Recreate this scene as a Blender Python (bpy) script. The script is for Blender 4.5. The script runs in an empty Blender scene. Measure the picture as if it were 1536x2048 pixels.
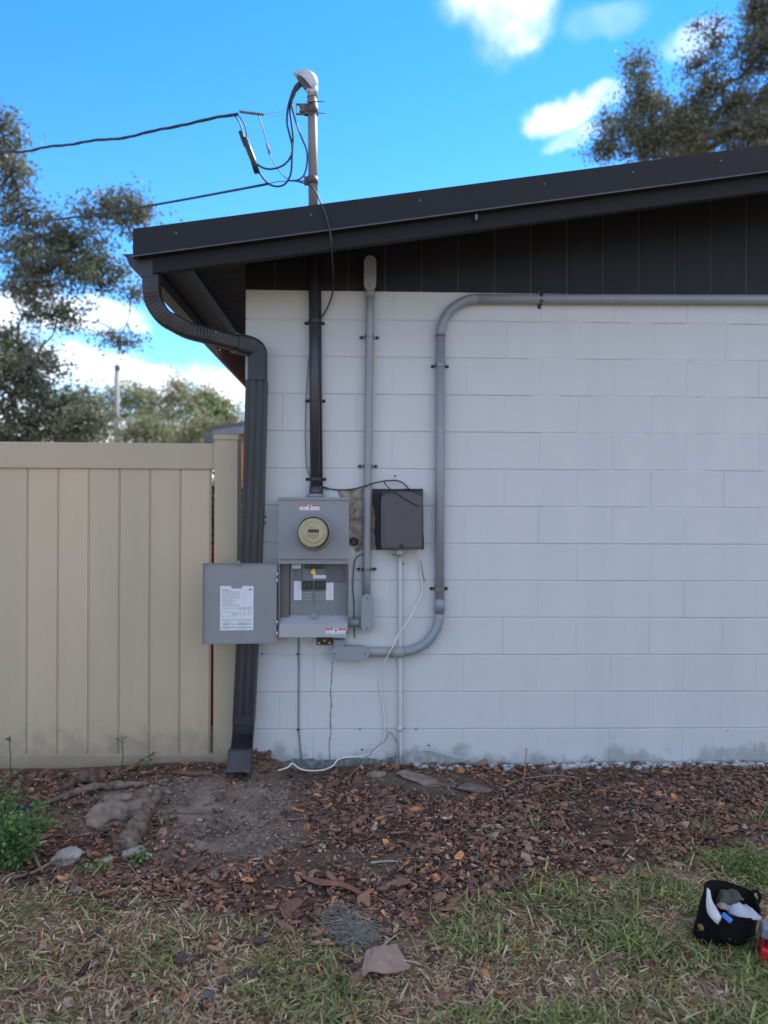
import bpy, bmesh, math, random
import numpy as np
from mathutils import Vector, Matrix, noise as mnoise
random.seed(7); RS = np.random.RandomState(11)
S = bpy.context.scene; COL = S.collection
R = math.radians
# ------------------------------------------------------------------ camera
F = 1538.0; CAMP = Vector((0, -4.2, 1.38))
CAMR = Matrix.Rotation(R(-1.6), 3, 'Z') @ Matrix.Rotation(R(90.0), 3, 'X') @ Matrix.Rotation(R(0.28), 3, 'Z')
cd = bpy.data.cameras.new('camera'); cam = bpy.data.objects.new('camera', cd); COL.objects.link(cam)
cam.matrix_world = Matrix.Translation(CAMP) @ CAMR.to_4x4()
cd.sensor_fit = 'VERTICAL'; cd.sensor_height = 36; cd.sensor_width = 27
cd.lens = 36 * F / 2048; cd.clip_start = 0.05; cd.clip_end = 1500
cd.dof.use_dof = True; cd.dof.focus_distance = 3.1; cd.dof.aperture_fstop = 1.9
S.camera = cam
# ------------------------------------------------------------------ light, exposure
S.view_settings.view_transform = 'Standard'; S.view_settings.look = 'None'
S.view_settings.gamma = 1; S.view_settings.exposure = 1.6
S.render.engine = 'CYCLES'
SUN_EL, SUN_AZ = 44, 42          # azimuth: degrees to the right of the wall's normal, behind the house
sd = bpy.data.lights.new('sun', 'SUN'); sd.energy = 2.6; sd.angle = R(0.5); sd.color = (1, .94, .84)
sun = bpy.data.objects.new('sun', sd); COL.objects.link(sun)
tos = Vector((math.sin(R(SUN_AZ)) * math.cos(R(SUN_EL)), math.cos(R(SUN_AZ)) * math.cos(R(SUN_EL)), math.sin(R(SUN_EL))))
sun.rotation_euler = tos.to_track_quat('Z', 'Y').to_euler()


def ray(px, py):
    return (CAMR @ Vector(((px - 768) / F, -(py - 1024) / F, -1))).normalized()


def P(px, py, Y=0.0):
    """point of the place seen at photograph pixel px,py on the vertical plane Y (metres behind the wall face)"""
    d = ray(px, py); t = (Y - CAMP.y) / d.y
    return CAMP + d * t


W = bpy.data.worlds.new('World'); S.world = W; W.use_nodes = True
nt = W.node_tree; nt.nodes.clear()


def N(tree, typ, **kw):
    n = tree.nodes.new(typ)
    for k, v in kw.items():
        if k == 'inp':
            for a, b in v.items(): n.inputs[a].default_value = b
        else: setattr(n, k, v)
    return n


def build_world():
    L = nt.links.new
    out = N(nt, 'ShaderNodeOutputWorld'); bg = N(nt, 'ShaderNodeBackground'); bg.inputs[1].default_value = 0.115
    sky = N(nt, 'ShaderNodeTexSky', sky_type='NISHITA', sun_disc=False, sun_elevation=R(SUN_EL), sun_rotation=R(SUN_AZ))
    sky.altitude = 0; sky.air_density = 0.95; sky.dust_density = 0.0; sky.ozone_density = 3.5
    hs = N(nt, 'ShaderNodeHueSaturation', inp={'Saturation': 1.32, 'Value': .96, 'Hue': .505})
    L(sky.outputs[0], hs.inputs['Color'])
    tc = N(nt, 'ShaderNodeTexCoord')
    nz = N(nt, 'ShaderNodeTexNoise', inp={'Scale': 7.0, 'Detail': 5.0, 'Roughness': .6})
    L(tc.outputs['Generated'], nz.inputs['Vector'])
    sub = N(nt, 'ShaderNodeVectorMath', operation='SUBTRACT', inp={1: (.5, .5, .5)}); L(nz.outputs['Color'], sub.inputs[0])
    scl = N(nt, 'ShaderNodeVectorMath', operation='SCALE'); scl.inputs['Scale'].default_value = .075
    L(sub.outputs[0], scl.inputs[0])
    add = N(nt, 'ShaderNodeVectorMath', operation='ADD'); L(tc.outputs['Generated'], add.inputs[0]); L(scl.outputs[0], add.inputs[1])
    blobs = [(1010, 5, .050, .055, .72), (960, -60, .06, .05, .7), (1030, 72, .024, .028, .6), (1130, 218, .045, .016, .85), (1150, 265, .034, .010, .4), (1215, 185, .03, .013, .6), (1200, 30, .05, .02, .16),
             (1380, 85, .03, .018, .4), 
             (160, 632, .065, .022, 1), (30, 600, .06, .025, .9), (240, 655, .028, .008, .6), (100, 735, .13, .030, 1), (300, 750, .10, .020, 1), (420, 785, .08, .035, .95),
             (0, 860, .3, .05, 1), (-300, 600, .2, .05, 1), (500, 910, .3, .05, .9)]
    cur = None
    for px, py, sx, sz, a in blobs:
        d = ray(px, py)
        s1 = N(nt, 'ShaderNodeVectorMath', operation='SUBTRACT', inp={1: tuple(d)}); L(add.outputs[0], s1.inputs[0])
        s2 = N(nt, 'ShaderNodeVectorMath', operation='MULTIPLY', inp={1: (1 / sx, 1 / .3, 1 / sz)}); L(s1.outputs[0], s2.inputs[0])
        ln = N(nt, 'ShaderNodeVectorMath', operation='LENGTH'); L(s2.outputs[0], ln.inputs[0])
        mr = N(nt, 'ShaderNodeMapRange', interpolation_type='SMOOTHERSTEP'); L(ln.outputs['Value'], mr.inputs[0])
        for i, v in enumerate((1.25, .45, 0, a)): mr.inputs[1 + i].default_value = v
        if cur is None: cur = mr.outputs[0]
        else:
            mx = N(nt, 'ShaderNodeMath', operation='MAXIMUM'); L(cur, mx.inputs[0]); L(mr.outputs[0], mx.inputs[1]); cur = mx.outputs[0]
    # cloud added over the unseen sky to make its light whiter and fuller
    nz2 = N(nt, 'ShaderNodeTexNoise', inp={'Scale': 2.6, 'Detail': 7.0, 'Roughness': .55, 'Distortion': .3})
    mp = N(nt, 'ShaderNodeMapping'); mp.inputs['Scale'].default_value = (1, 1, 2.2); mp.inputs['Location'].default_value = (3.1, .4, 0)
    L(tc.outputs['Generated'], mp.inputs[0]); L(mp.outputs[0], nz2.inputs['Vector'])
    r2 = N(nt, 'ShaderNodeMapRange', interpolation_type='SMOOTHSTEP'); L(nz2.outputs['Fac'], r2.inputs[0])
    for i, v in enumerate((.40, .56, 0, .95)): r2.inputs[1 + i].default_value = v
    # the added cloud thins out above and beyond this house
    sp = N(nt, 'ShaderNodeSeparateXYZ'); L(tc.outputs['Generated'], sp.inputs[0])
    r3 = N(nt, 'ShaderNodeMapRange', interpolation_type='SMOOTHSTEP'); L(sp.outputs['Y'], r3.inputs[0])
    for i, v in enumerate((.15, .55, 1, 0)): r3.inputs[1 + i].default_value = v
    m4 = N(nt, 'ShaderNodeMath', operation='MULTIPLY'); L(r2.outputs[0], m4.inputs[0]); L(r3.outputs[0], m4.inputs[1])
    mx = N(nt, 'ShaderNodeMath', operation='MAXIMUM'); L(cur, mx.inputs[0]); L(m4.outputs[0], mx.inputs[1])
    det = N(nt, 'ShaderNodeTexNoise', inp={'Scale': 22.0, 'Detail': 5.0, 'Roughness': .55}); L(tc.outputs['Generated'], det.inputs['Vector'])
    dr = N(nt, 'ShaderNodeMapRange'); L(det.outputs['Fac'], dr.inputs[0])
    for i, v in enumerate((.3, .62, .35, 1.15)): dr.inputs[1 + i].default_value = v
    m5 = N(nt, 'ShaderNodeMath', operation='MULTIPLY', use_clamp=True); L(mx.outputs[0], m5.inputs[0]); L(dr.outputs[0], m5.inputs[1])
    mix = N(nt, 'ShaderNodeMix', data_type='RGBA'); L(m5.outputs[0], mix.inputs['Factor']); L(hs.outputs[0], mix.inputs['A'])
    mix.inputs['B'].default_value = (4.9, 5.0, 5.2, 1)
    L(mix.outputs['Result'], bg.inputs[0]); L(bg.outputs[0], out.inputs[0])


build_world()

# ------------------------------------------------------------------ materials
MATS = {}


def mat(name, col, rough=.6, var=.12, scale=20, bump=.0, bscale=60, metal=0, col2=None, spec=.5, vec='Object', detail=4, stretch=(1, 1, 1), attr=None, coat=0):
    if name in MATS: return MATS[name]
    m = bpy.data.materials.new(name); m.use_nodes = True; t = m.node_tree; L = t.links.new
    b = t.nodes['Principled BSDF']; b.inputs['Roughness'].default_value = rough; b.inputs['Metallic'].default_value = metal
    b.inputs['Specular IOR Level'].default_value = spec; b.inputs['Coat Weight'].default_value = coat
    tc = N(t, 'ShaderNodeTexCoord'); mp = N(t, 'ShaderNodeMapping'); mp.inputs['Scale'].default_value = stretch
    L(tc.outputs[vec], mp.inputs[0])
    nz = N(t, 'ShaderNodeTexNoise', inp={'Scale': scale, 'Detail': detail, 'Roughness': .6}); L(mp.outputs[0], nz.inputs['Vector'])
    rp = N(t, 'ShaderNodeValToRGB'); rp.color_ramp.elements[0].position = .3; rp.color_ramp.elements[1].position = .7
    c2 = col2 or tuple(c * (1 + var) for c in col); c1 = col if col2 else tuple(c * (1 - var) for c in col)
    rp.color_ramp.elements[0].color = (*c1, 1); rp.color_ramp.elements[1].color = (*c2, 1)
    L(nz.outputs['Fac'], rp.inputs[0]); cs = rp.outputs[0]
    if attr:
        at = N(t, 'ShaderNodeAttribute', attribute_name=attr)
        mu = N(t, 'ShaderNodeMix', data_type='RGBA', blend_type='MULTIPLY'); mu.inputs['Factor'].default_value = 1
        L(rp.outputs[0], mu.inputs['A']); L(at.outputs['Color'], mu.inputs['B']); cs = mu.outputs['Result']
    L(cs, b.inputs['Base Color'])
    if bump:
        n2 = N(t, 'ShaderNodeTexNoise', inp={'Scale': bscale, 'Detail': 5.0, 'Roughness': .65}); L(mp.outputs[0], n2.inputs['Vector'])
        bp = N(t, 'ShaderNodeBump', inp={'Strength': 1.0, 'Distance': bump}); L(n2.outputs['Fac'], bp.inputs['Height']); L(bp.outputs[0], b.inputs['Normal'])
    MATS[name] = m; return m


def wall_mat():
    m = mat('painted_block', (.535, .54, .555), .62, .035, 2.2, .0018, 55, vec='Object')
    # world position based ageing: faint streaks, dirty splash at the foot of the wall
    t = m.node_tree; L = t.links.new; b = t.nodes['Principled BSDF']
    base = b.inputs['Base Color'].links[0].from_socket
    g = N(t, 'ShaderNodeNewGeometry'); sp = N(t, 'ShaderNodeSeparateXYZ'); L(g.outputs['Position'], sp.inputs[0])
    mp = N(t, 'ShaderNodeMapping'); mp.inputs['Scale'].default_value = (5, 5, .7); L(g.outputs['Position'], mp.inputs[0])
    n = N(t, 'ShaderNodeTexNoise', inp={'Scale': 1.3, 'Detail': 5.0, 'Roughness': .6}); L(mp.outputs[0], n.inputs['Vector'])
    r = N(t, 'ShaderNodeMapRange'); L(n.outputs['Fac'], r.inputs[0])
    for i, v in enumerate((.35, .7, .0, .32)): r.inputs[1 + i].default_value = v
    mx = N(t, 'ShaderNodeMix', data_type='RGBA'); L(r.outputs[0], mx.inputs['Factor']); L(base, mx.inputs['A']); mx.inputs['B'].default_value = (.43, .455, .485, 1)
    n3 = N(t, 'ShaderNodeTexNoise', inp={'Scale': 6.0, 'Detail': 6.0, 'Roughness': .65}); L(g.outputs['Position'], n3.inputs['Vector'])
    h = N(t, 'ShaderNodeMath', operation='MULTIPLY_ADD', inp={1: .42, 2: -.145}); L(n3.outputs['Fac'], h.inputs[0])
    df = N(t, 'ShaderNodeMath', operation='SUBTRACT'); L(h.outputs[0], df.inputs[0]); L(sp.outputs['Z'], df.inputs[1])
    r4 = N(t, 'ShaderNodeMapRange', interpolation_type='SMOOTHSTEP'); L(df.outputs[0], r4.inputs[0])
    for i, v in enumerate((-.03, .06, .0, .62)): r4.inputs[1 + i].default_value = v
    m2 = N(t, 'ShaderNodeMix', data_type='RGBA'); L(r4.outputs[0], m2.inputs['Factor']); L(mx.outputs['Result'], m2.inputs['A']); m2.inputs['B'].default_value = (.19, .21, .21, 1)
    # fine specks
    n4 = N(t, 'ShaderNodeTexNoise', inp={'Scale': 45.0, 'Detail': 3.0, 'Roughness': .7}); L(g.outputs['Position'], n4.inputs['Vector'])
    r5 = N(t, 'ShaderNodeMapRange'); L(n4.outputs['Fac'], r5.inputs[0])
    for i, v in enumerate((.70, .78, .0, .35)): r5.inputs[1 + i].default_value = v
    m3 = N(t, 'ShaderNodeMix', data_type='RGBA'); L(r5.outputs[0], m3.inputs['Factor']); L(m2.outputs['Result'], m3.inputs['A']); m3.inputs['B'].default_value = (.3, .31, .32, 1)
    L(m3.outputs['Result'], b.inputs['Base Color'])
    return m


M_WALL = wall_mat()
M_BRONZE = mat('bronze_paint', (.018, .016, .019), .42, .12, 9, .0002, 80)
M_BRONZE2 = mat('bronze_wood_paint', (.0055, .005, .0065), .62, .3, 14, .0015, 40, spec=.3, stretch=(1, .3, 1))
M_SIDING = mat('dark_siding', (.007, .0085, .0145), .6, .3, 12, .001, 45, spec=.35, stretch=(1, 1, .25))
M_SPOUT = mat('dark_downspout', (.019, .017, .021), .42, .3, 7, .0003, 60)
M_STEEL = mat('grey_enamel', (.215, .222, .238), .4, .05, 6, .0001, 200)
M_STEEL2 = mat('grey_enamel_inside', (.17, .18, .195), .5, .08, 10, .0001, 100)
M_STEEL3 = mat('dark_grey_plate', (.10, .105, .115), .5, .1, 40)
M_GALV = mat('bare_galvanised', (.42, .44, .47), .35, .15, 60, .0002, 200, metal=.6)
M_PVC = mat('grey_conduit', (.24, .248, .275), .35, .08, 5, .0003, 50)
M_PVC2 = mat('blue_grey_fitting', (.23, .262, .295), .38, .07, 9, .0003, 80)
M_PVC3 = mat('painted_beige_grey', (.29, .285, .285), .5, .1, 20)
M_CLIP = mat('strap_metal', (.16, .165, .175), .3, .25, 60, metal=.85)
M_MAST = mat('weathered_mast', (.17, .145, .135), .6, .28, 8, .0004, 60, stretch=(1, 1, .3))
M_ALU = mat('cast_aluminium', (.42, .42, .44), .42, .2, 25, .0006, 120, metal=.75)
M_BLACK = mat('black_plastic', (.012, .012, .014), .4, .2, 30)
M_WIRE = mat('black_wire', (.012, .014, .02), .5, .2, 20)
M_GREYW = mat('grey_wire', (.14, .16, .18), .5, .2, 20)
M_WHITEW = mat('white_cable', (.62, .60, .56), .45, .12, 12)
M_PAPER = mat('paper', (.62, .64, .69), .7, .05, 50)
M_INK = mat('ink', (.10, .105, .13), .7, .1, 50)
M_RED = mat('red_print', (.62, .07, .06), .6, .05, 50)
M_NID = mat('dark_grey_box', (.058, .053, .064), .34, .1, 9, .0003, 130)
M_TAR = mat('old_black_sealant', (.02, .02, .024), .7, .4, 50, .003, 60)
M_CREAM = mat('cream_meter_face', (.53, .45, .27), .5, .05, 20)
M_LCD = mat('lcd', (.10, .10, .055), .3, .3, 160)
M_YEL = mat('yellow_tag', (.75, .48, .04), .5, .1, 30)
M_BEIGE = mat('vinyl_beige', (.405, .33, .23), .45, .03, 3, .0002, 90)
M_TAN = mat('vinyl_tan', (.475, .375, .265), .45, .05, 5, .0003, 60, stretch=(1, 1, .15))
M_TAN2 = mat('vinyl_taupe', (.435, .355, .25), .45, .05, 5, .0003, 60, stretch=(1, 1, .15))
M_BARE = mat('bare_old_plaster', (.13, .095, .07), .85, .3, 28, .006, 50, col2=(.42, .37, .31))
M_STAIN = mat('rust_stain', (.05, .04, .035), .9, .3, 60, .001, 80, col2=(.22, .2, .19))
M_ORANGE = mat('orange_wood', (.75, .26, .06), .6, .15, 8, stretch=(1, 1, .3))
M_BARK = mat('bark', (.05, .042, .034), .9, .4, 9, .02, 12, col2=(.13, .115, .10))
M_ROCK = mat('lime_rock', (.20, .18, .16), .9, .2, 12, .006, 25, col2=(.42, .40, .37))
M_ROCK2 = mat('brown_rock', (.13, .092, .07), .9, .2, 16, .008, 25, col2=(.31, .24, .195))
M_LOG = mat('weathered_log', (.05, .034, .026), .9, .3, 26, .012, 34, col2=(.26, .19, .145), stretch=(1, 1, 1))
M_CHIP = mat('bark_chip', (.8, .8, .8), .8, .25, 60, .002, 90, attr='col')
M_BLADE = mat('grass_blade', (.9, .9, .9), .55, .12, 40, attr='col')
M_LEAF = mat('leaf', (.85, .85, .85), .6, .2, 3, attr='col')
M_CARD = mat('cardboard', (.30, .20, .15), .85, .12, 30, .001, 60)
M_MOSS = mat('grey_moss', (.27, .255, .215), .9, .3, 30)
M_BAG = mat('black_canvas', (.006, .006, .007), .9, .3, 80, .0015, 260, spec=.15)
M_TRIM = mat('white_trim', (.55, .54, .53), .6, .12, 30, .0005, 100)
M_BLUE = mat('blue_plastic', (.03, .16, .55), .35, .1, 20)
M_CLOTH = mat('pale_cloth', (.36, .37, .43), .8, .12, 20, .001, 60)
M_REDP = mat('red_plastic', (.50, .015, .02), .35, .1, 20)
M_NAVY = mat('navy_plastic', (.02, .035, .09), .35, .2, 20)
M_GREENW = mat('green_wire', (.03, .12, .11), .5, .1, 20)
M_GREYROOF = mat('grey_roof', (.12, .12, .13), .6, .15, 8)


def leafify(m):
    t = m.node_tree; b = t.nodes['Principled BSDF']; out = t.nodes['Material Output']
    tr = N(t, 'ShaderNodeBsdfTranslucent'); mx = N(t, 'ShaderNodeMixShader'); mx.inputs[0].default_value = .3
    t.links.new(b.inputs['Base Color'].links[0].from_socket, tr.inputs['Color'])
    t.links.new(b.outputs[0], mx.inputs[1]); t.links.new(tr.outputs[0], mx.inputs[2]); t.links.new(mx.outputs[0], out.inputs[0])


leafify(M_LEAF); leafify(M_BLADE)


for m_ in (M_BEIGE, M_TAN, M_TAN2):
    t_ = m_.node_tree; L_ = t_.links.new; b_ = t_.nodes['Principled BSDF']; base_ = b_.inputs['Base Color'].links[0].from_socket
    g_ = N(t_, 'ShaderNodeNewGeometry'); sp_ = N(t_, 'ShaderNodeSeparateXYZ'); L_(g_.outputs['Position'], sp_.inputs[0])
    n_ = N(t_, 'ShaderNodeTexNoise', inp={'Scale': 9.0, 'Detail': 7.0, 'Roughness': .7}); L_(g_.outputs['Position'], n_.inputs['Vector'])
    h_ = N(t_, 'ShaderNodeMath', operation='MULTIPLY_ADD', inp={1: .7, 2: -.18}); L_(n_.outputs['Fac'], h_.inputs[0])
    d_ = N(t_, 'ShaderNodeMath', operation='SUBTRACT'); L_(h_.outputs[0], d_.inputs[0]); L_(sp_.outputs['Z'], d_.inputs[1])
    r_ = N(t_, 'ShaderNodeMapRange', interpolation_type='SMOOTHSTEP'); L_(d_.outputs[0], r_.inputs[0])
    for i_, v_ in enumerate((-.05, .2, .0, .5)): r_.inputs[1 + i_].default_value = v_
    x_ = N(t_, 'ShaderNodeMix', data_type='RGBA'); L_(r_.outputs[0], x_.inputs['Factor']); L_(base_, x_.inputs['A']); x_.inputs['B'].default_value = (.22, .17, .13, 1); L_(x_.outputs['Result'], b_.inputs['Base Color'])


# ------------------------------------------------------------------ object helpers
def link(o, parent=None):
    COL.objects.link(o)
    if parent is not None:
        o.parent = parent
        bpy_mw = parent_world(parent); o.matrix_parent_inverse = bpy_mw.inverted()
    return o


def parent_world(p):
    m = Matrix.Translation(p.location) @ p.rotation_euler.to_matrix().to_4x4()
    return m if p.parent is None else m     # children here are authored in world coordinates with identity transforms


def tag(o, label=None, cat=None, group=None, kind=None):
    if label: o['label'] = label
    if cat: o['category'] = cat
    if group: o['group'] = group
    if kind: o['kind'] = kind
    return o


def thing(name, loc, label, cat, group=None):
    o = bpy.data.objects.new(name, None); o.location = Vector(loc); o.empty_display_size = .1
    COL.objects.link(o); return tag(o, label, cat, group)


class MB:
    def __init__(s): s.v = []; s.f = []; s.sm = []

    def add(s, vs, fs, smooth=False):
        n = len(s.v); s.v += [tuple(v) for v in vs]; s.f += [tuple(i + n for i in f) for f in fs]; s.sm += [smooth] * len(fs); return s

    def box(s, a, b, mtx=None):
        (x0, y0, z0), (x1, y1, z1) = a, b
        x0, x1 = sorted((x0, x1)); y0, y1 = sorted((y0, y1)); z0, z1 = sorted((z0, z1))
        vs = [(x0, y0, z0), (x1, y0, z0), (x1, y1, z0), (x0, y1, z0), (x0, y0, z1), (x1, y0, z1), (x1, y1, z1), (x0, y1, z1)]
        if mtx: vs = [mtx @ Vector(v) for v in vs]
        return s.add(vs, [(0, 3, 2, 1), (4, 5, 6, 7), (0, 1, 5, 4), (1, 2, 6, 5), (2, 3, 7, 6), (3, 0, 4, 7)])

    def tube(s, pts, r, n=10, cap=True, flat=None):
        pts = [Vector(p) for p in pts]; rr = r if isinstance(r, (list, tuple)) else [r] * len(pts)
        ts = []
        for i in range(len(pts)):
            a = pts[max(i - 1, 0)]; b = pts[min(i + 1, len(pts) - 1)]; ts.append((b - a).normalized())
        up = Vector((0, -1, 0)) if abs(ts[0].y) < .9 else Vector((0, 0, 1))
        u = (up - ts[0] * up.dot(ts[0])).normalized(); vs = []
        for p, t, q in zip(pts, ts, rr):
            u = (u - t * u.dot(t)); u = u.normalized() if u.length > 1e-6 else t.orthogonal().normalized(); w = t.cross(u)
            for k in range(n):
                a = 2 * math.pi * k / n; vs.append(p + (u * math.cos(a) + w * math.sin(a)) * q)
        fs = [(i * n + k, i * n + (k + 1) % n, (i + 1) * n + (k + 1) % n, (i + 1) * n + k) for i in range(len(pts) - 1) for k in range(n)]
        s.add(vs, fs, True)
        if cap:
            m = len(s.v) - len(vs); s.f += [tuple(m + k for k in reversed(range(n))), tuple(m + (len(pts) - 1) * n + k for k in range(n))]; s.sm += [False, False]
        return s

    def prism(s, outline, y0, y1, axis='Y', smooth=False):
        """outline of (a,b) pairs, extruded along axis"""
        n = len(outline)
        f = {'Y': lambda a, b, c: (a, c, b), 'X': lambda a, b, c: (c, a, b), 'Z': lambda a, b, c: (a, b, c)}[axis]
        vs = [f(a, b, y0) for a, b in outline] + [f(a, b, y1) for a, b in outline]
        fs = [tuple(range(n)), tuple(reversed(range(n, 2 * n)))]
        s.add(vs, fs, False); m = len(s.v) - 2 * n
        s.f += [(m + i, m + n + i, m + n + (i + 1) % n, m + (i + 1) % n) for i in range(n)]; s.sm += [smooth] * n
        return s

    def lathe(s, prof, c, axis, n=28, smooth=True):
        """prof: (radius, height) list along axis from centre c"""
        ax = Vector(axis).normalized(); u = ax.orthogonal().normalized(); w = ax.cross(u); c = Vector(c); vs = []
        for r, h in prof:
            for k in range(n):
                a = 2 * math.pi * k / n; vs.append(c + ax * h + (u * math.cos(a) + w * math.sin(a)) * max(r, 1e-4))
        fs = [(i * n + k, i * n + (k + 1) % n, (i + 1) * n + (k + 1) % n, (i + 1) * n + k) for i in range(len(prof) - 1) for k in range(n)]
        s.add(vs, fs, smooth); m = len(s.v) - len(vs)
        s.f += [tuple(m + k for k in reversed(range(n))), tuple(m + (len(prof) - 1) * n + k for k in range(n))]; s.sm += [False, False]
        return s

    def mesh(s, name, m):
        me = bpy.data.meshes.new(name); me.from_pydata(s.v, [], s.f); me.materials.append(m)
        me.polygons.foreach_set('use_smooth', s.sm)
        bm = bmesh.new(); bm.from_mesh(me); bmesh.ops.recalc_face_normals(bm, faces=bm.faces); bm.to_mesh(me); bm.free()
        me.update(); return me

    def build(s, name, m, parent=None, bevel=0, **kw):
        o = bpy.data.objects.new(name, s.mesh(name, m)); link(o, parent)
        if bevel:
            b = o.modifiers.new('bevel', 'BEVEL'); b.width = bevel; b.segments = 2; b.limit_method = 'ANGLE'; b.angle_limit = R(40)
        return tag(o, **kw)


def rot(c, ang, axis='Z'):
    return Matrix.Translation(c) @ Matrix.Rotation(ang, 4, axis)


def fillet(pts, rad, n=10):
    pts = [Vector(p) for p in pts]; out = [pts[0]]
    for i in range(1, len(pts) - 1):
        a, b, c = pts[i - 1], pts[i], pts[i + 1]; u = (a - b).normalized(); w = (c - b).normalized()
        r = rad[i - 1] if isinstance(rad, (list, tuple)) else rad
        ang = math.acos(max(-1, min(1, u.dot(w)))); t = r / math.tan(ang / 2)
        p0 = b + u * t; p1 = b + w * t; cen = b + (u + w).normalized() * (r / math.sin(ang / 2))
        v0 = p0 - cen; v1 = p1 - cen; th = math.acos(max(-1, min(1, v0.dot(v1) / (r * r))))
        for k in range(n + 1):
            s = k / n; out.append(cen + (v0 * math.sin((1 - s) * th) + v1 * math.sin(s * th)) / math.sin(th))
    out.append(pts[-1]); return out


def smooth(pts, n=6):
    pts = [Vector(p) for p in pts]; out = []
    for i in range(len(pts) - 1):
        p0 = pts[max(i - 1, 0)]; p1 = pts[i]; p2 = pts[i + 1]; p3 = pts[min(i + 2, len(pts) - 1)]
        for k in range(n):
            t = k / n
            out.append(.5 * ((2 * p1) + (p2 - p0) * t + (2 * p0 - 5 * p1 + 4 * p2 - p3) * t * t + (3 * p1 - p0 - 3 * p2 + p3) * t ** 3))
    out.append(pts[-1]); return out


# ------------------------------------------------------------------ ground
def inside(poly, x, y):
    c = False; n = len(poly); j = n - 1
    for i in range(n):
        xi, yi = poly[i]; xj, yj = poly[j]
        if (yi > y) != (yj > y) and x < (xj - xi) * (y - yi) / (yj - yi) + xi: c = not c
        j = i
    return c


def H(x, y, fine=True):
    d = max(0, min(-y, 6)); far = 1 if d > 0 else 0
    z = -.052 * d
    z += .035 * math.exp(-((x + 1.0) ** 2 / .22 + (y + .25) ** 2 / .06))            # sand washed up round the downspout
    z += .085 * math.exp(-((x + .56) ** 2 / .012 + (y + .02) ** 2 / .01))              # small heap by the wall
    z -= .028 * math.exp(-((x + .35) ** 2 / .05 + (y + .10) ** 2 / .02))
    z -= .035 * math.exp(-((x + 1.9) ** 2 / .8 + y ** 2 / .04))
    z += .03 * math.exp(-((x - .15) ** 2 / .08 + (y + .75) ** 2 / .03))
    if fine:
        v = Vector((x * 1.7, y * 1.7, 0)); z += (.022 * mnoise.noise(v) + .010 * mnoise.noise(v * 3.3) + .006 * mnoise.noise(v * 9) + .003 * mnoise.noise(v * 24)) * min(1, .3 + d)
    return z


def G(px, py):
    d = ray(px, py); t = 1.0
    while t < 60:
        p = CAMP + d * t
        if p.z <= H(p.x, p.y): break
        t += .01
    return CAMP + d * t


def gpoly(l): return [(G(*q).x, G(*q).y) for q in l]


SAND = gpoly([(140, 1600), (330, 1556), (420, 1545), (480, 1552), (570, 1550), (630, 1585), (625, 1650), (585, 1712), (460, 1745), (345, 1722), (300, 1650), (160, 1655)])
DIRT = gpoly([(690, 1556), (800, 1550), (960, 1556), (985, 1580), (900, 1600), (820, 1590), (700, 1580)])
DIRT2 = gpoly([(560, 1715), (680, 1700), (800, 1690), (840, 1712), (760, 1740), (620, 1745)])
GB = [G(*q) for q in [(0, 1772), (200, 1778), (380, 1795), (540, 1835), (690, 1875), (800, 1852), (900, 1812), (1000, 1775), (1150, 1745), (1300, 1728), (1400, 1700), (1536, 1665)]]
GB.sort(key=lambda p: p.x)
GBX = [p.x for p in GB]; GBY = [p.y for p in GB]


def gb(x): return float(np.interp(x, GBX, GBY))


def soft(poly, x, y, e=.06):
    c = 0
    for dx, dy in ((0, 0), (e, 0), (-e, 0), (0, e), (0, -e), (e * .7, e * .7), (-e * .7, -e * .7)):
        n1 = .10 * mnoise.noise(Vector((x * 4, y * 4, 3))) + .03 * mnoise.noise(Vector((x * 15, y * 15, 3))); c += inside(poly, x + dx + n1, y + dy - n1)
    return c / 7


def axis(lo, hi, step, outer):
    a = list(np.arange(lo, hi, step)); return [-v for v in reversed(outer) if -v < lo] + a + [v for v in outer if v > hi]


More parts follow.
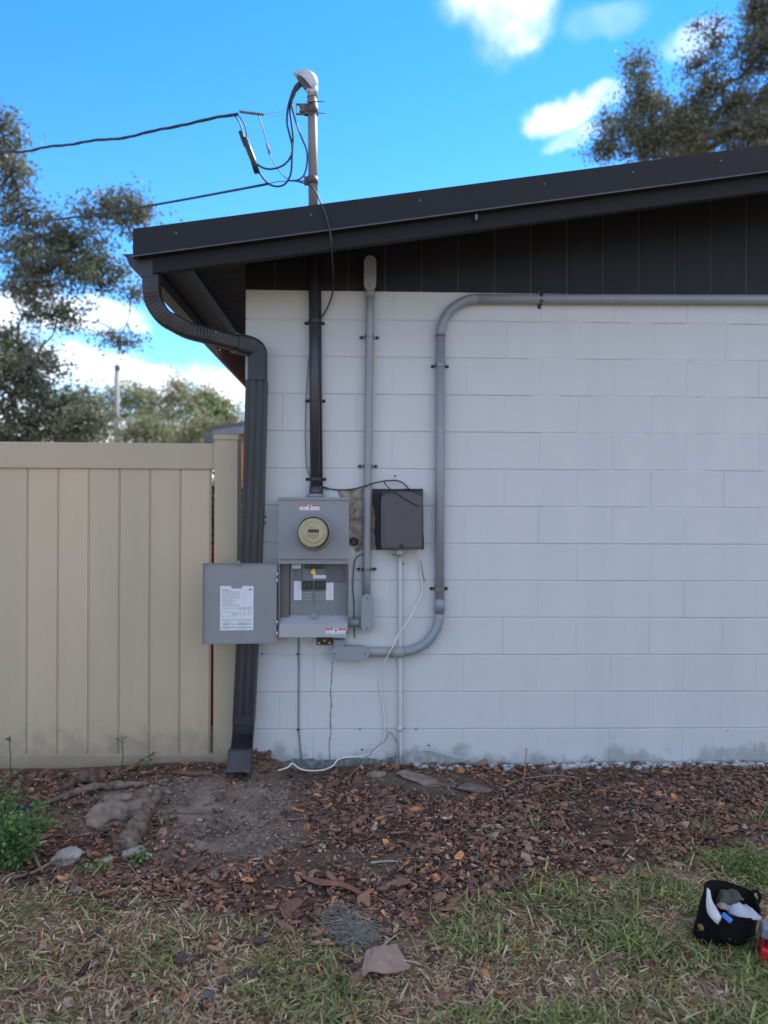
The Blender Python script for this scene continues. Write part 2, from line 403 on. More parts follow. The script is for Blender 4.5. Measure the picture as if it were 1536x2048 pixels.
def make_ground():
    xs = axis(-3.2, 3.4, .028, [3.6, 4.2, 5, 7, 10, 16, 30, 60, 120, 300, 700]); ys = axis(-4.2, .15, .028, [.3, .8, 2, 4.5, 4.9, 5.6, 7, 10, 16, 30, 60, 120, 300, 700])
    vs = []; cols = []
    for y in ys:
        for x in xs:
            near = abs(x) < 3.6 and -4.6 < y < .2
            vs.append((x, y, H(x, y, near)))
            if near:
                s = soft(SAND, x, y, .10); d = max(soft(DIRT, x, y), soft(DIRT2, x, y)); g = gb(x) - y + .12 * mnoise.noise(Vector((x * 4, y * 4, 0)))
                cols.append((s, d, max(0, min(1, .5 + g * 4)), 1))
            else: cols.append((0, 0, 1, 1))
    nx = len(xs); fs = [(j * nx + i, j * nx + i + 1, (j + 1) * nx + i + 1, (j + 1) * nx + i) for j in range(len(ys) - 1) for i in range(nx - 1)]
    me = bpy.data.meshes.new('ground'); me.from_pydata(vs, [], fs); me.polygons.foreach_set('use_smooth', [True] * len(fs))
    ca = me.color_attributes.new('zone', 'FLOAT_COLOR', 'POINT'); ca.data.foreach_set('color', np.array(cols, 'f').ravel())
    m = bpy.data.materials.new('soil'); m.use_nodes = True; t = m.node_tree; L = t.links.new; b = t.nodes['Principled BSDF']; b.inputs['Roughness'].default_value = .95
    b.inputs['Specular IOR Level'].default_value = .2
    at = N(t, 'ShaderNodeAttribute', attribute_name='zone'); sp = N(t, 'ShaderNodeSeparateColor'); L(at.outputs['Color'], sp.inputs[0])
    g = N(t, 'ShaderNodeNewGeometry')

    def ramp(scale, cs, det=6):
        n = N(t, 'ShaderNodeTexNoise', inp={'Scale': scale, 'Detail': float(det), 'Roughness': .65}); L(g.outputs['Position'], n.inputs['Vector'])
        r = N(t, 'ShaderNodeValToRGB'); e = r.color_ramp.elements; e[0].position = .3; e[1].position = .7; e[0].color = (*cs[0], 1); e[1].color = (*cs[-1], 1)
        for i, c in enumerate(cs[1:-1]): q = e.new(.3 + .4 * (i + 1) / (len(cs) - 1)); q.color = (*c, 1)
        L(n.outputs['Fac'], r.inputs[0]); return r.outputs[0]
    mul = ramp(26, [(.07, .038, .027), (.14, .082, .058), (.23, .14, .095)]); san = ramp(7, [(.13, .088, .068), (.27, .20, .160), (.42, .325, .265)], 12)
    dir_ = ramp(12, [(.12, .088, .06), (.22, .165, .12)]); gr = ramp(14, [(.15, .10, .065), (.30, .22, .14), (.17, .155, .07)])
    cur = mul
    for f, c in ((sp.outputs[2], gr), (sp.outputs[1], dir_), (sp.outputs[0], san)):
        x = N(t, 'ShaderNodeMix', data_type='RGBA'); L(f, x.inputs['Factor']); L(cur, x.inputs['A']); L(c, x.inputs['B']); cur = x.outputs['Result']
    L(cur, b.inputs['Base Color'])
    n = N(t, 'ShaderNodeTexNoise', inp={'Scale': 38.0, 'Detail': 8.0, 'Roughness': .75}); L(g.outputs['Position'], n.inputs['Vector'])
    bp = N(t, 'ShaderNodeBump', inp={'Strength': 1.0, 'Distance': .018}); L(n.outputs['Fac'], bp.inputs['Height']); L(bp.outputs[0], b.inputs['Normal'])
    me.materials.append(m); o = bpy.data.objects.new('ground', me); COL.objects.link(o)
    tag(o, 'sandy soil and bark mulch ground sloping up to the block wall', kind='structure')


make_ground()


def scatter(name, tv, tf, pos, rotm, scl, cols, m, smooth=False):
    """one mesh of many small pieces; tv (k,3), tf faces of equal size, pos (n,3), rotm (n,3,3), scl (n,3)"""
    tv = np.array(tv, float); tf = np.array(tf); n = len(pos); k = len(tv)
    if tv.ndim == 2: tv = np.broadcast_to(tv, (n, k, 3)) if k != n or True else tv
    v = tv * scl[:, None, :]; v = np.einsum('nij,nkj->nki', rotm, v) + pos[:, None, :]
    k = v.shape[1]
    f = (tf[None] + (np.arange(n) * k)[:, None, None]); q = tf.shape[1]
    me = bpy.data.meshes.new(name); me.vertices.add(n * k); me.vertices.foreach_set('co', v.ravel())
    nf = n * len(tf); me.loops.add(nf * q); me.loops.foreach_set('vertex_index', f.ravel().astype('i'))
    me.polygons.add(nf); me.polygons.foreach_set('loop_start', np.arange(nf) * q); me.polygons.foreach_set('loop_total', np.full(nf, q))
    me.update(calc_edges=True)
    me.polygons.foreach_set('use_smooth', np.full(nf, smooth))
    ca = me.color_attributes.new('col', 'FLOAT_COLOR', 'POINT')
    c4 = np.concatenate([np.repeat(cols, k, 0), np.ones((n * k, 1))], 1); ca.data.foreach_set('color', c4.ravel().astype('f'))
    me.materials.append(m); o = bpy.data.objects.new(name, me); COL.objects.link(o); return o


def rotmats(yaw, pitch, roll):
    cz, sz, cx, sx, cy, sy = np.cos(yaw), np.sin(yaw), np.cos(pitch), np.sin(pitch), np.cos(roll), np.sin(roll)
    z = np.zeros_like(cz); o = np.ones_like(cz)
    Rz = np.stack([cz, -sz, z, sz, cz, z, z, z, o], -1).reshape(-1, 3, 3); Rx = np.stack([o, z, z, z, cx, -sx, z, sx, cx], -1).reshape(-1, 3, 3)
    Ry = np.stack([cy, z, sy, z, o, z, -sy, z, cy], -1).reshape(-1, 3, 3)
    return Rz @ Rx @ Ry


# ------------------------------------------------------------------ the house
XC = P(491, 700, 0).x                      # left corner of the block wall
ZT = P(760, 581, 0).z                      # top of the block wall
XR = 4.6
house = thing('house', (XC, 0, 0), 'white painted concrete block house wall under a dark sloping metal roof', 'house')
Zk = [P(1000, y, 0).z for y in (1458,)][0]; CH = .2032; CW = .4064
wall = MB().box((XC + .006, .0048, -.35), (XR, .2, ZT - .003)).build('block_wall', M_WALL, house)
MB().box((XC + .006, .2, -.3), (XC + .2, 8, ZT + .02)).build('side_wall', M_WALL, house)
xe = P(929, 1050, 0).x; k0 = -2
blockmeshes = {}
gapx = .0045
def block(x0, x1, z0, z1):
    key = (round(x1 - x0, 3), round(z1 - z0, 3))
    if key not in blockmeshes:
        w, h = key; e = .0035; hw, hh = w / 2, h / 2
        vs = [(-hw, .0062, -hh), (hw, .0062, -hh), (hw, .0062, hh), (-hw, .0062, hh), (-hw, .0022, -hh), (hw, .0022, -hh), (hw, .0022, hh), (-hw, .0022, hh),
              (-hw + e, 0, -hh + e), (hw - e, 0, -hh + e), (hw - e, 0, hh - e), (-hw + e, 0, hh - e)]
        fs = [(0, 1, 5, 4), (1, 2, 6, 5), (2, 3, 7, 6), (3, 0, 4, 7), (4, 5, 9, 8), (5, 6, 10, 9), (6, 7, 11, 10), (7, 4, 8, 11), (8, 9, 10, 11)]
        blockmeshes[key] = MB().add(vs, fs).mesh('block', M_WALL)
    o = bpy.data.objects.new('block', blockmeshes[key]); o.location = ((x0 + x1) / 2, random.uniform(-.0016, .0008), (z0 + z1) / 2)
    o.rotation_euler = (random.uniform(-1, 1) * .0018, 0, random.uniform(-1, 1) * .0016)
    COL.objects.link(o); o.parent = wall; o.matrix_parent_inverse = Matrix()
for row in range(-1, 12):
    z0 = Zk + row * CH + .0024; z1 = Zk + (row + 1) * CH - .0024
    if row == 11: z1 = ZT
    off = xe + (0 if row % 2 == 1 else CW * .53) + (row - 5) * .0015
    x = off - 6 * CW
    while x < XR:
        a = max(x + gapx / 2, XC); b = min(x + CW - gapx / 2, XR)
        if b - a > .03: block(a, b, z0, z1)
        x += CW
hj = MB()
for row in range(-1, 12):
    z0 = Zk + row * CH + .004; z1 = min(Zk + (row + 1) * CH - .004, ZT - .004); off = xe + (0 if row % 2 == 1 else CW * .53) + (row - 5) * .0015; x = off - 6 * CW
    while x < XR:
        if x > XC + .03: hj.box((x - .004, .0014 + random.uniform(-.0007, .0009), z0), (x + .004, .0065, z1))
        x += CW
for row in range(6, 12):
    zj = Zk + row * CH; x = XC
    while x < XR:
        w_ = random.uniform(.08, .3)
        if x > .85 - (row - 8) * .02 and random.random() < .72: hj.box((x, .0006 + random.uniform(-.0003, .0010), zj - .0042), (x + w_, .0047, zj + .0042))
        x += w_ + random.uniform(0, .03)
tag(hj.build('mortar', M_WALL, wall), kind='stuff')

# roof profile (rake edge plane Y = -0.5)
YR = -.5
A = P(268, 458, YR); B = P(1536, 290, YR); slope = (B.z - A.z) / (B.x - A.x)
def rz(x): return A.z + (x - A.x) * slope
XE = A.x; XF = 7.0
cs_ = math.sqrt(1 + slope * slope)
def band(mb, x0, x1, up, dn, y0, y1):       # sloping strip between two offsets under the roof line
    mb.prism([(x0, rz(x0) - up), (x1, rz(x1) - up), (x1, rz(x1) - dn), (x0, rz(x0) - dn)], y0, y1); return mb
roof = band(MB(), XE, XF, .004, .03, YR + .002, 8.2).build('roof', M_BRONZE, house)
fl = MB(); hgt = (517 - 458) / F * 3.7
band(fl, XE - .004, XF, 0, hgt - .014, YR - .004, YR)
fl.add([(XE - .002, YR - .004, rz(XE) - hgt + .014), (XF, YR - .004, rz(XF) - hgt + .014), (XF, YR - .006, rz(XF) - hgt), (XE - .002, YR - .006, rz(XE) - hgt),
        (XE - .002, YR + .002, rz(XE) - hgt + .011), (XF, YR + .002, rz(XF) - hgt + .011), (XF, YR - .003, rz(XF) - hgt - .003), (XE - .002, YR - .003, rz(XE) - hgt - .003)],
       [(0, 1, 2, 3), (7, 6, 5, 4), (3, 2, 6, 7), (0, 3, 7, 4)])
LIPM = 1
flash = fl.build('rake_flashing', mat('bronze_flashing', (.0065, .006, .0085), .5, .25, 3, .0006, 5, spec=.3, stretch=(1, 1, 1)), house, bevel=.0008)
for px in (353, 622, 840, 1088, 1265, 1440):
    p = P(px, 458 - (px - 268) * .1325 + 20, YR); MB().lathe([(.006, 0), (.006, .003), (.003, .005)], (p.x, YR - .004, p.z), (0, -1, 0), 10).build('screw', M_STEEL3, flash)
lp = MB(); lp.prism([(YR - .005, 0), (YR - .026, -.012), (YR - .027, -.016), (YR - .004, -.006)], XE - .003, XF, axis='X')
lp.v = [(x, y, z + rz(x) - hgt + .016) for x, y, z in lp.v]
lp.build('drip_lip', mat('lip_sky_sheen', (.075, .07, .08), .28, .08, 4), flash)  # lip coloured paler than the flashing to imitate sky reflected in it
bb = hgt + .078
band(MB(), XE + .085, XF, .032, bb, YR + .012, YR + .05).build('barge_board', M_BRONZE2, house, bevel=.002)
p = P(952, 436, YR); MB().box((p.x - .006, YR - .016, p.z - .014), (p.x + .006, YR + .01, p.z + .012)).build('clip', M_STEEL3, house)
sof = band(MB(), XE + .03, XF, .034, .048, YR + .052, 8.0).build('soffit', M_BRONZE2, house)
y = YR + .055; k = 0
while y < 3.4:                                # tongue and groove planks under the eave, seams parallel to the rake
    band(MB(), XE + .115, XF if y < -.1 else XC + .0, .050, .060, y, y + .138).build('plank', M_BRONZE2, sof, bevel=.002)
    y += .142
# eave: fascia with sub-fascia
ef = P(309, 520, YR + .05)
XG = ef.x
MB().box((XG - .018, YR + .03, rz(XG) - .19), (XG + .004, 8, rz(XG) - .045)).build('eave_fascia', M_BRONZE2, house, bevel=.002)
MB().box((XG + .006, YR + .052, rz(XG) - .165), (XG + .10, 8, rz(XG) - .062)).build('eave_beam', mat('bronze_beam', (.020, .016, .018), .6, .2, 8, .001, 30), house, bevel=.003)
MB().box((XG + .0045, 1.2, rz(XG) - .30), (XG + .03, 8, rz(XG) - .17)).build('brown_board', mat('brown_board', (.10, .035, .022), .6, .15, 8), house)
# gable siding above the block wall
sid = MB().box((XC + .004, .012, ZT - .02), (XF, .03, ZT + .01)).build('gable_siding', M_SIDING, house)
bw = 73.2 / 366; xb = P(1206, 560, 0).x - 12 * bw
while xb < XF:
    a = max(xb + .004, XC); b = xb + bw - .004
    if b > XC + .03:
        m_ = MB().prism([(a, ZT - .006), (b, ZT - .006), (b, rz(b) - .062), (a, rz(a) - .062)], -.004 + random.uniform(-.001, .001), .011)
        m_.build('board', M_SIDING, sid, bevel=.0025)
    xb += bw
gl = MB(); xb = P(1206, 560, 0).x - 12 * bw
while xb < XF:
    if xb > XC + .05: gl.prism([(xb - .005, ZT - .005), (xb + .005, ZT - .005), (xb + .005, rz(xb) - .064), (xb - .005, rz(xb) - .064)], -.001, .012)
    xb += bw
gl.build('seam_strip', mat('seam_strip', (.030, .033, .046), .6, .3, 20, stretch=(1, 1, .1)), sid)
# wear: bare patch between the meter and the grey box
def ragged(px_pts, y0, y1, jit=.004, sub=6):
    pts = [P(*q, 0) for q in px_pts]; out = []
    for i in range(len(pts)):
        a, b = pts[i], pts[(i + 1) % len(pts)]
        for k in range(sub):
            t = k / sub; out.append((a.x + (b.x - a.x) * t + random.uniform(-jit, jit), a.z + (b.z - a.z) * t + random.uniform(-jit, jit)))
    return MB().prism(out, y0, y1)
ragged([(674, 982), (700, 978), (742, 976), (760, 985), (757, 1050), (752, 1100), (728, 1095), (716, 1105), (708, 1098), (700, 1092), (688, 1040), (688, 1005)], -.003, .003).build('bare_patch', M_BARE, house)
ragged([(746, 978), (846, 978), (848, 1098), (752, 1100), (748, 1062), (751, 1035), (745, 1005)], -.009, -.0025, .0025).build('sealant_patch', M_TAR, house)
p = P(708, 1083, 0); MB().lathe([(.022, 0), (.024, .003), (.014, .0045), (.012, .002)], (p.x, -.0025, p.z), (0, -1, 0), 16).build('hole', M_BLACK, house)
ragged([(520, 1514), (560, 1521), (610, 1517), (650, 1520), (700, 1513), (760, 1519), (796, 1511), (797, 1550), (520, 1550)], -.0028, .002, .005, 10).build('grime', mat('green_grime', (.05, .065, .06), .95, .4, 35, .003, 60, col2=(.22, .26, .26)), house)
ck = MB()
pts = [(665, 1322), (663, 1360), (661, 1385), (663, 1410), (660, 1440), (662, 1462), (658, 1490), (660, 1518)]
for i in range(len(pts) - 1):
    for s in range(5):
        t0, t1 = s / 5, (s + 1) / 5; a = [pts[i][j] + (pts[i + 1][j] - pts[i][j]) * t0 for j in (0, 1)]; b = [pts[i][j] + (pts[i + 1][j] - pts[i][j]) * t1 for j in (0, 1)]
        w = random.uniform(.001, .0035); A0 = P(*a, 0); B0 = P(*b, 0); j = random.uniform(-.0015, .0015)
        ck.add([(A0.x - w + j, -.0026, A0.z), (A0.x + w + j, -.0026, A0.z), (B0.x + w * .8, -.0026, B0.z), (B0.x - w * .8, -.0026, B0.z)], [(0, 1, 2, 3)])
ck.build('crack', M_STAIN, house)
for k, (px, py, r_) in enumerate([(724, 1499, .010), (857, 1491, .009), (1226, 1475, .004), (1455, 1462, .005), (1267, 1431, .003), (720, 1458, .006), (832, 1459, .006), (790, 952, .008), (586, 948, .004), (525, 1308, .008), (1184, 1520, .013)]):
    p = P(px, py, 0); o_ = [(p.x + r_ * random.uniform(.5, 1.2) * math.cos(a), p.z + r_ * random.uniform(.4, .9) * math.sin(a)) for a in np.arange(0, 6.2, .6)]
    MB().prism(o_, -.0028, .002).build('wall_pit', M_STAIN, house)
# bare cement apron at the foot of the wall, right of the riser
o_ = [P(px, py, 0) for px, py in [(800, 1545), (806, 1512), (830, 1503), (860, 1500), (905, 1516), (960, 1524), (1010, 1528), (1010, 1560), (800, 1560)]]
MB().prism([(q.x + random.uniform(-.004, .004), q.z + random.uniform(-.004, .004)) for q in o_], -.012, .003).build('cement_footing', mat('rough_cement', (.20, .205, .20), .9, .3, 30, .006, 50, col2=(.38, .39, .38)), house, bevel=.002)

# ------------------------------------------------------------------ gutter and downspout
gy = YR + .02
gut = thing('gutter', (XG - .09, gy, rz(XG) - .1), 'dark bronze gutter with ogee end cap under the low left end of the roof', 'gutter')
a = P(245, 508, gy); b = P(306, 508, gy); c = P(306, 553, gy); d = P(281, 553, gy)
ogee = [(a.x, a.z), (a.x + .012, a.z - .006), (a.x + .022, a.z - .02), (a.x + .026, a.z - .038), (a.x + .034, a.z - .055), (a.x + .052, a.z - .075), (a.x + .072, a.z - .092), (d.x, d.z), (c.x, c.z), (b.x, b.z)]
inner = [(b.x - .003, b.z), (c.x - .003, c.z + .003), (d.x, d.z + .003)] + [(x + .003, z + .002) for x, z in reversed(ogee[1:7])]
MB().prism(ogee + inner, gy + .004, 7.9, smooth=False).build('trough', M_SPOUT, gut)
MB().prism(ogee, gy, gy + .004).build('end_cap', M_SPOUT, gut)
dsp = thing('downspout', P(486, 1540, -.1), 'dark bronze corrugated downspout running down the wall corner to a kick-out', 'downspout')
def rectpipe(path, w, d, n_rib=3, up=Vector((0, -1, 0))):
    """path of centre points; section w (sideways) x d (depth) with ribs on the front"""
    prof = []
    for sgn in (0,):
        N_ = 40
        fr = [(-w / 2, -d / 2)] + [(-w / 2 + w * (i + .5) / N_, -d / 2 + .0065 * (.5 - .5 * math.cos(2 * math.pi * 3 * (i + .5) / N_)) ** 3) for i in range(N_)] + [(w / 2, -d / 2)]
        prof = fr + [(w / 2, d / 2), (-w / 2, d / 2)]
    mb = MB(); vs = []; path = [Vector(q) for q in path]
    for i, p in enumerate(path):
        t = (path[min(i + 1, len(path) - 1)] - path[max(i - 1, 0)]).normalized()
        f = (up - t * up.dot(t)).normalized(); s = t.cross(f)
        if s.x < 0 and abs(s.x) > .3: s = -s
        vs += [p + s * a - f * b for a, b in prof]
    n = len(prof); fs = [(i * n + k, i * n + (k + 1) % n, (i + 1) * n + (k + 1) % n, (i + 1) * n + k) for i in range(len(path) - 1) for k in range(n)]
    mb.add(vs, fs + [tuple(reversed(range(n))), tuple((len(path) - 1) * n + k for k in range(n))], False)
    return mb
q1 = P(514, 762, -.075); q2 = P(507, 1020, -.075); q3 = P(495, 1290, -.08); q4 = P(488, 1440, -.085)
rectpipe([q1, q2, q3, q4], .112, .075).build('pipe', M_SPOUT, dsp, bevel=.002)
# corrugated elbows: oval section tube with ribs
def corr(name, pts, w, d, rib=.004, step=.010, capd=True):
    pts = smooth(pts, 14); L_ = [0]
    for i in range(1, len(pts)): L_.append(L_[-1] + (pts[i] - pts[i - 1]).length)
    mb = MB(); n = 20; vs = []; out = []
    m_ = int(L_[-1] / (step / 2)); S_ = [L_[-1] * i / m_ for i in range(m_ + 1)]
    for i, s in enumerate(S_):
        j = max(k for k in range(len(L_)) if L_[k] <= s + 1e-9); j = min(j, len(pts) - 2); u = (s - L_[j]) / max(1e-9, L_[j + 1] - L_[j]); out.append((pts[j].lerp(pts[j + 1], u), rib * (i % 2) * (1 if .15 < s / L_[-1] < .9 else 0)))
    for i, (p, r_) in enumerate(out):
        t = (out[min(i + 1, len(out) - 1)][0] - out[max(i - 1, 0)][0]).normalized(); f = Vector((0, -1, 0)); f = (f - t * f.dot(t)).normalized(); s = t.cross(f)
        for k in range(n):
            a = 2 * math.pi * k / n; ca, sa = math.cos(a), math.sin(a); ex = .45
            x_ = math.copysign(abs(ca) ** ex, ca) * (w / 2 - r_); y_ = math.copysign(abs(sa) ** ex, sa) * (d / 2 - r_)
            vs.append(p + s * x_ + f * y_)
    fs = [(i * n + k, i * n + (k + 1) % n, (i + 1) * n + (k + 1) % n, (i + 1) * n + k) for i in range(len(out) - 1) for k in range(n)]
    mb.add(vs, fs, False); mb.f += [tuple(reversed(range(n))), tuple((len(out) - 1) * n + k for k in range(n))]; mb.sm += [False, False]
    return mb.build(name, M_SPOUT, dsp)
yo = -.44
corr('elbow', [P(304, 551, yo), P(304, 580, yo), P(309, 606, yo + .015), P(328, 634, yo + .03), P(352, 648, yo + .06)], .085, .075, rib=.0007, step=.016)
corr('offset_pipe', [P(340, 642, yo + .04), P(372, 659, -.36), P(415, 671, -.26), P(455, 682, -.18), P(498, 692, -.10)], .084, .072, rib=.0012, step=.020)
corr('elbow', [P(470, 686, -.15), P(500, 693, -.09), P(514, 702, -.078), P(515, 722, -.075), P(515, 762, -.075)], .103, .086, rib=.0008, step=.016)
corr('elbow', [P(488, 1432, -.085), P(486, 1470, -.09), P(483, 1500, -.12), P(479, 1530, -.17)], .116, .082)
kb = P(479, 1530, -.17)
mb = MB()
e0 = P(481, 1500, -.13); e1 = P(478, 1556, -.24)
for sx in (-1, 1): mb.add([e0 + Vector((sx * .062, -.02, .012)), e1 + Vector((sx * .060, -.03, .035)), e1 + Vector((sx * .060, 0, -.008)), e0 + Vector((sx * .062, .06, -.02)), e0 + Vector((sx * .058, -.02, .012)), e1 + Vector((sx * .056, -.03, .035)), e1 + Vector((sx * .056, 0, -.008)), e0 + Vector((sx * .058, .06, -.02))], [(0, 1, 2, 3), (7, 6, 5, 4), (0, 4, 5, 1), (1, 5, 6, 2), (2, 6, 7, 3), (3, 7, 4, 0)])
rw = 7; tv = []
for i in range(rw):
    t = i / (rw - 1); c_ = e0.lerp(e1, t)
    for k in range(9):
        u = -1 + k / 4; tv.append(c_ + Vector((u * .060, -.02 - .01 * t, .012 + .023 * t + .006 * (1 - u * u) + .0015 * math.sin(i * 2.4 + k))))
mb.add(tv, [(i * 9 + k, i * 9 + k + 1, (i + 1) * 9 + k + 1, (i + 1) * 9 + k) for i in range(rw - 1) for k in range(8)], True)
ko = mb.build('kick_out', mat('dusty_spout', (.050, .046, .050), .55, .25, 14, .0008, 40), dsp); sm = ko.modifiers.new('solid', 'SOLIDIFY'); sm.thickness = .0018
for (x_, y_) in ((527, 1034), (526, 1046)):
    p = P(x_ + 3, y_, -.05); MB().lathe([(.006, 0), (.006, .006)], p, (1, 0, 0), 8).build('rivet', M_BLACK, dsp)
for (x_, y_) in ((432, 664), (366, 643), (440, 700)):
    p = P(x_, y_, -.28); MB().lathe([(.004, 0), (.004, .004), (.002, .006)], p, (0, -1, .3), 8).build('rivet', M_GALV, dsp)


# ------------------------------------------------------------------ conduits
def strap(c, r, parent, horiz=False, w=.016, ear=.026, m=M_CLIP):
    """two hole strap round a pipe of radius r whose axis passes through c; wall at Y=0"""
    mb = MB(); th = .0022; n = 14; prof = []
    ys = -c.y
    pts = [(-r - th - ear, -.001), (-r - th, -.001)] + [(-(r + th) * math.cos(math.pi * k / n), -ys - (r + th) * math.sin(math.pi * k / n)) for k in range(n + 1)] + [(r + th, -.001), (r + th + ear, -.001)]
    inn = [(x * (r / (r + th)) if abs(x) <= r + th + 1e-6 else x, (-ys + (y + ys) * (r / (r + th))) if y < -.0015 else y - .0028) for x, y in pts]
    inn[0] = (pts[0][0], -.0038); inn[-1] = (pts[-1][0], -.0038); inn[1] = (-r - 2 * th, -.0038); inn[-2] = (r + 2 * th, -.0038)
    for i in range(len(pts) - 1):
        a, b, c2, d = pts[i], pts[i + 1], inn[i + 1], inn[i]
        vs = []
        for z in (-w / 2, w / 2):
            for q in (a, b, c2, d):
                x, y = q; vs.append((c.x + x, y, c.z + z) if not horiz else (c.x + z, y, c.z + x))
        mb.add(vs, [(0, 1, 5, 4), (1, 2, 6, 5), (2, 3, 7, 6), (3, 0, 4, 7), (0, 3, 2, 1), (4, 5, 6, 7)])
    st = mb.build('strap', m, parent)
    for s_ in (-1, 1):
        o_ = s_ * (r + ear * .62); q = (c.x + o_, -.0038, c.z) if not horiz else (c.x, -.0038, c.z + o_)
        MB().lathe([(.0085, 0), (.0085, .003), (.0055, .0042), (.0055, .008), (.003, .009)], q, (0, -1, 0), 8).build('bolt', M_BLACK, st)


def obround(cx, cz, w, h, n=8):
    r_ = min(w, h) / 2; out = []
    if h >= w:
        for k in range(n + 1): a = math.pi * k / n; out.append((cx + r_ * math.cos(a), cz + h / 2 - r_ + r_ * math.sin(a)))
        for k in range(n + 1): a = math.pi + math.pi * k / n; out.append((cx + r_ * math.cos(a), cz - h / 2 + r_ + r_ * math.sin(a)))
    else:
        for k in range(n + 1): a = -math.pi / 2 + math.pi * k / n; out.append((cx + w / 2 - r_ + r_ * math.cos(a), cz + r_ * math.sin(a)))
        for k in range(n + 1): a = math.pi / 2 + math.pi * k / n; out.append((cx - w / 2 + r_ + r_ * math.cos(a), cz + r_ * math.sin(a)))
    return out


def lbody(c, w, h, parent, y0=-.012, y1=-.068, m=M_PVC2):
    b = MB().prism(obround(c.x, c.z, w * .93, h * .97), y0, y1).build('access_fitting', m, parent, bevel=.003)
    MB().prism(obround(c.x, c.z, w, h), y1 - .0005, y1 - .006).build('cover', m, b, bevel=.0015)
    for s_ in (-1, 1):
        q = (c.x, y1 - .006, c.z + s_ * (h / 2 - .022)) if h > w else (c.x + s_ * (w / 2 - .022), y1 - .006, c.z)
        MB().lathe([(.005, 0), (.005, .0015), (.002, .002)], q, (0, -1, 0), 10).build('screw', M_STEEL3, b)


YC = -.034
# middle conduit
cm = thing('electrical_conduit', P(735, 1262, YC), 'straight grey conduit with access fittings, between the meter and the dark grey box', 'conduit')
t_ = P(740, 580, YC); b_ = P(733, 1192, YC)
MB().tube([t_.lerp(b_, k / 12) for k in range(13)], .0225, 18).build('pipe', M_PVC, cm)
MB().tube([P(740, 572, YC), P(740, 596, YC)], .0265, 18).build('collar', M_PVC, cm)
lbody(P(740, 547, -.06), .066, .188, cm, m=M_PVC); lbody(P(734.5, 1226, -.06), .068, .208, cm)
MB().tube([P(690, 1245, YC), P(728, 1245, YC)], .0225, 16).build('pipe', M_PVC, cm)
for y_ in (673, 932, 1139): x_ = 739 - (y_ - 640) * .0115; strap(P(x_, y_, YC), .0235, cm, ear=.03)
# right conduit
cr = thing('electrical_conduit', P(700, 1306, YC), 'long grey conduit that sweeps up the wall and runs right under the gable', 'conduit')
pa = P(690, 1304, YC); pb = P(878.5, 1303, YC); pc = P(881, 597, YC); pd = P(1536, 599, YC); pd = pc.lerp(pd, 1.8)
pb.x = pb.x; path = fillet([pa, pb, pc, pd], [.205, .205], 16)
# split so each length is its own part
def sub(path, a, b): return path[a:b]
MB().tube(path[1:18], .0265, 20).build('sweep_elbow', M_PVC2, cr)
MB().tube([path[17], path[18]], .0262, 20).build('pipe', M_PVC, cr)
MB().tube(path[18:35], .0265, 20).build('sweep_elbow', M_PVC, cr)
MB().tube([path[34].lerp(path[35], k / 6) for k in range(7)], .0262, 20).build('pipe', M_PVC, cr)
MB().tube([path[0], path[1]], .0262, 20).build('pipe', M_PVC3, cr)
MB().tube([P(781, 1304, YC), P(808, 1304, YC)], .0305, 20).build('coupling', M_PVC3, cr)
MB().tube([P(879, 1198, YC), P(879, 1222, YC)], .0305, 20).build('coupling', M_PVC2, cr)
MB().tube([path[18] - Vector((0, 0, .004)), path[18] + Vector((0, 0, .004))], .0282, 20).build('joint_ring', M_STEEL3, cr)
lbody(P(700, 1307, -.062), .21, .077, cr)
MB().box(P(668, 1277, -.02), Vector(P(690, 1296, 0)) + Vector((0, -.062, 0))).build('stub', M_PVC2, cr, bevel=.004)
for y_ in (731, 1178): strap(P(880.5 if y_ < 800 else 878.5, y_, YC), .0265, cr, ear=.022)
for x_ in (1081, 1890): strap(P(x_, 597.5, YC) if x_ < 1500 else pc.lerp(pd, .9), .0265, cr, horiz=True, ear=.018)

# ------------------------------------------------------------------ service mast
YM = -.045
ms = thing('service_mast', P(630, 990, YM), 'service mast pipe rising from the meter through the roof to a metal hood', 'mast')
m0 = P(631, 992, YM); m1 = P(627.5, 470, YM); m2 = P(624.5, 168, YM)
M_MASTD = mat('bronze_painted_pipe', (.040, .037, .046), .38, .15, 6, .0003, 50)
zc = rz(m1.x) - .04
mm = m0.lerp(m2, (zc - m0.z) / (m2.z - m0.z)); mr = .0285
MB().tube([m0, mm], mr, 20).build('lower_pipe', M_MASTD, ms)
MB().tube([m0 + Vector((.033, .012, 0)), mm + Vector((.033, .012, 0))], .006, 8).build('side_rod', M_MASTD, ms)
MB().tube([mm, m2], .0255, 20).build('upper_pipe', M_MAST, ms)
MB().lathe([(.09, 0), (.085, .006), (.045, .03), (.032, .06), (.028, .065)], mm + Vector((0, 0, .035)), (0, 0, 1), 24).build('roof_flashing', M_BRONZE, ms)
MB().tube([P(631, 972, YM), P(631, 995, YM)], .034, 18).build('hub', M_MASTD, ms)
MB().tube([P(631, 988, YM), P(631, 996, YM)], .048, 18).build('hub_flange', M_STEEL, ms)
for y_ in (643, 800, 958): strap(P(628.2 + (y_ - 640) * .008, y_, YM), mr + .001, ms, ear=.024, m=M_BLACK)
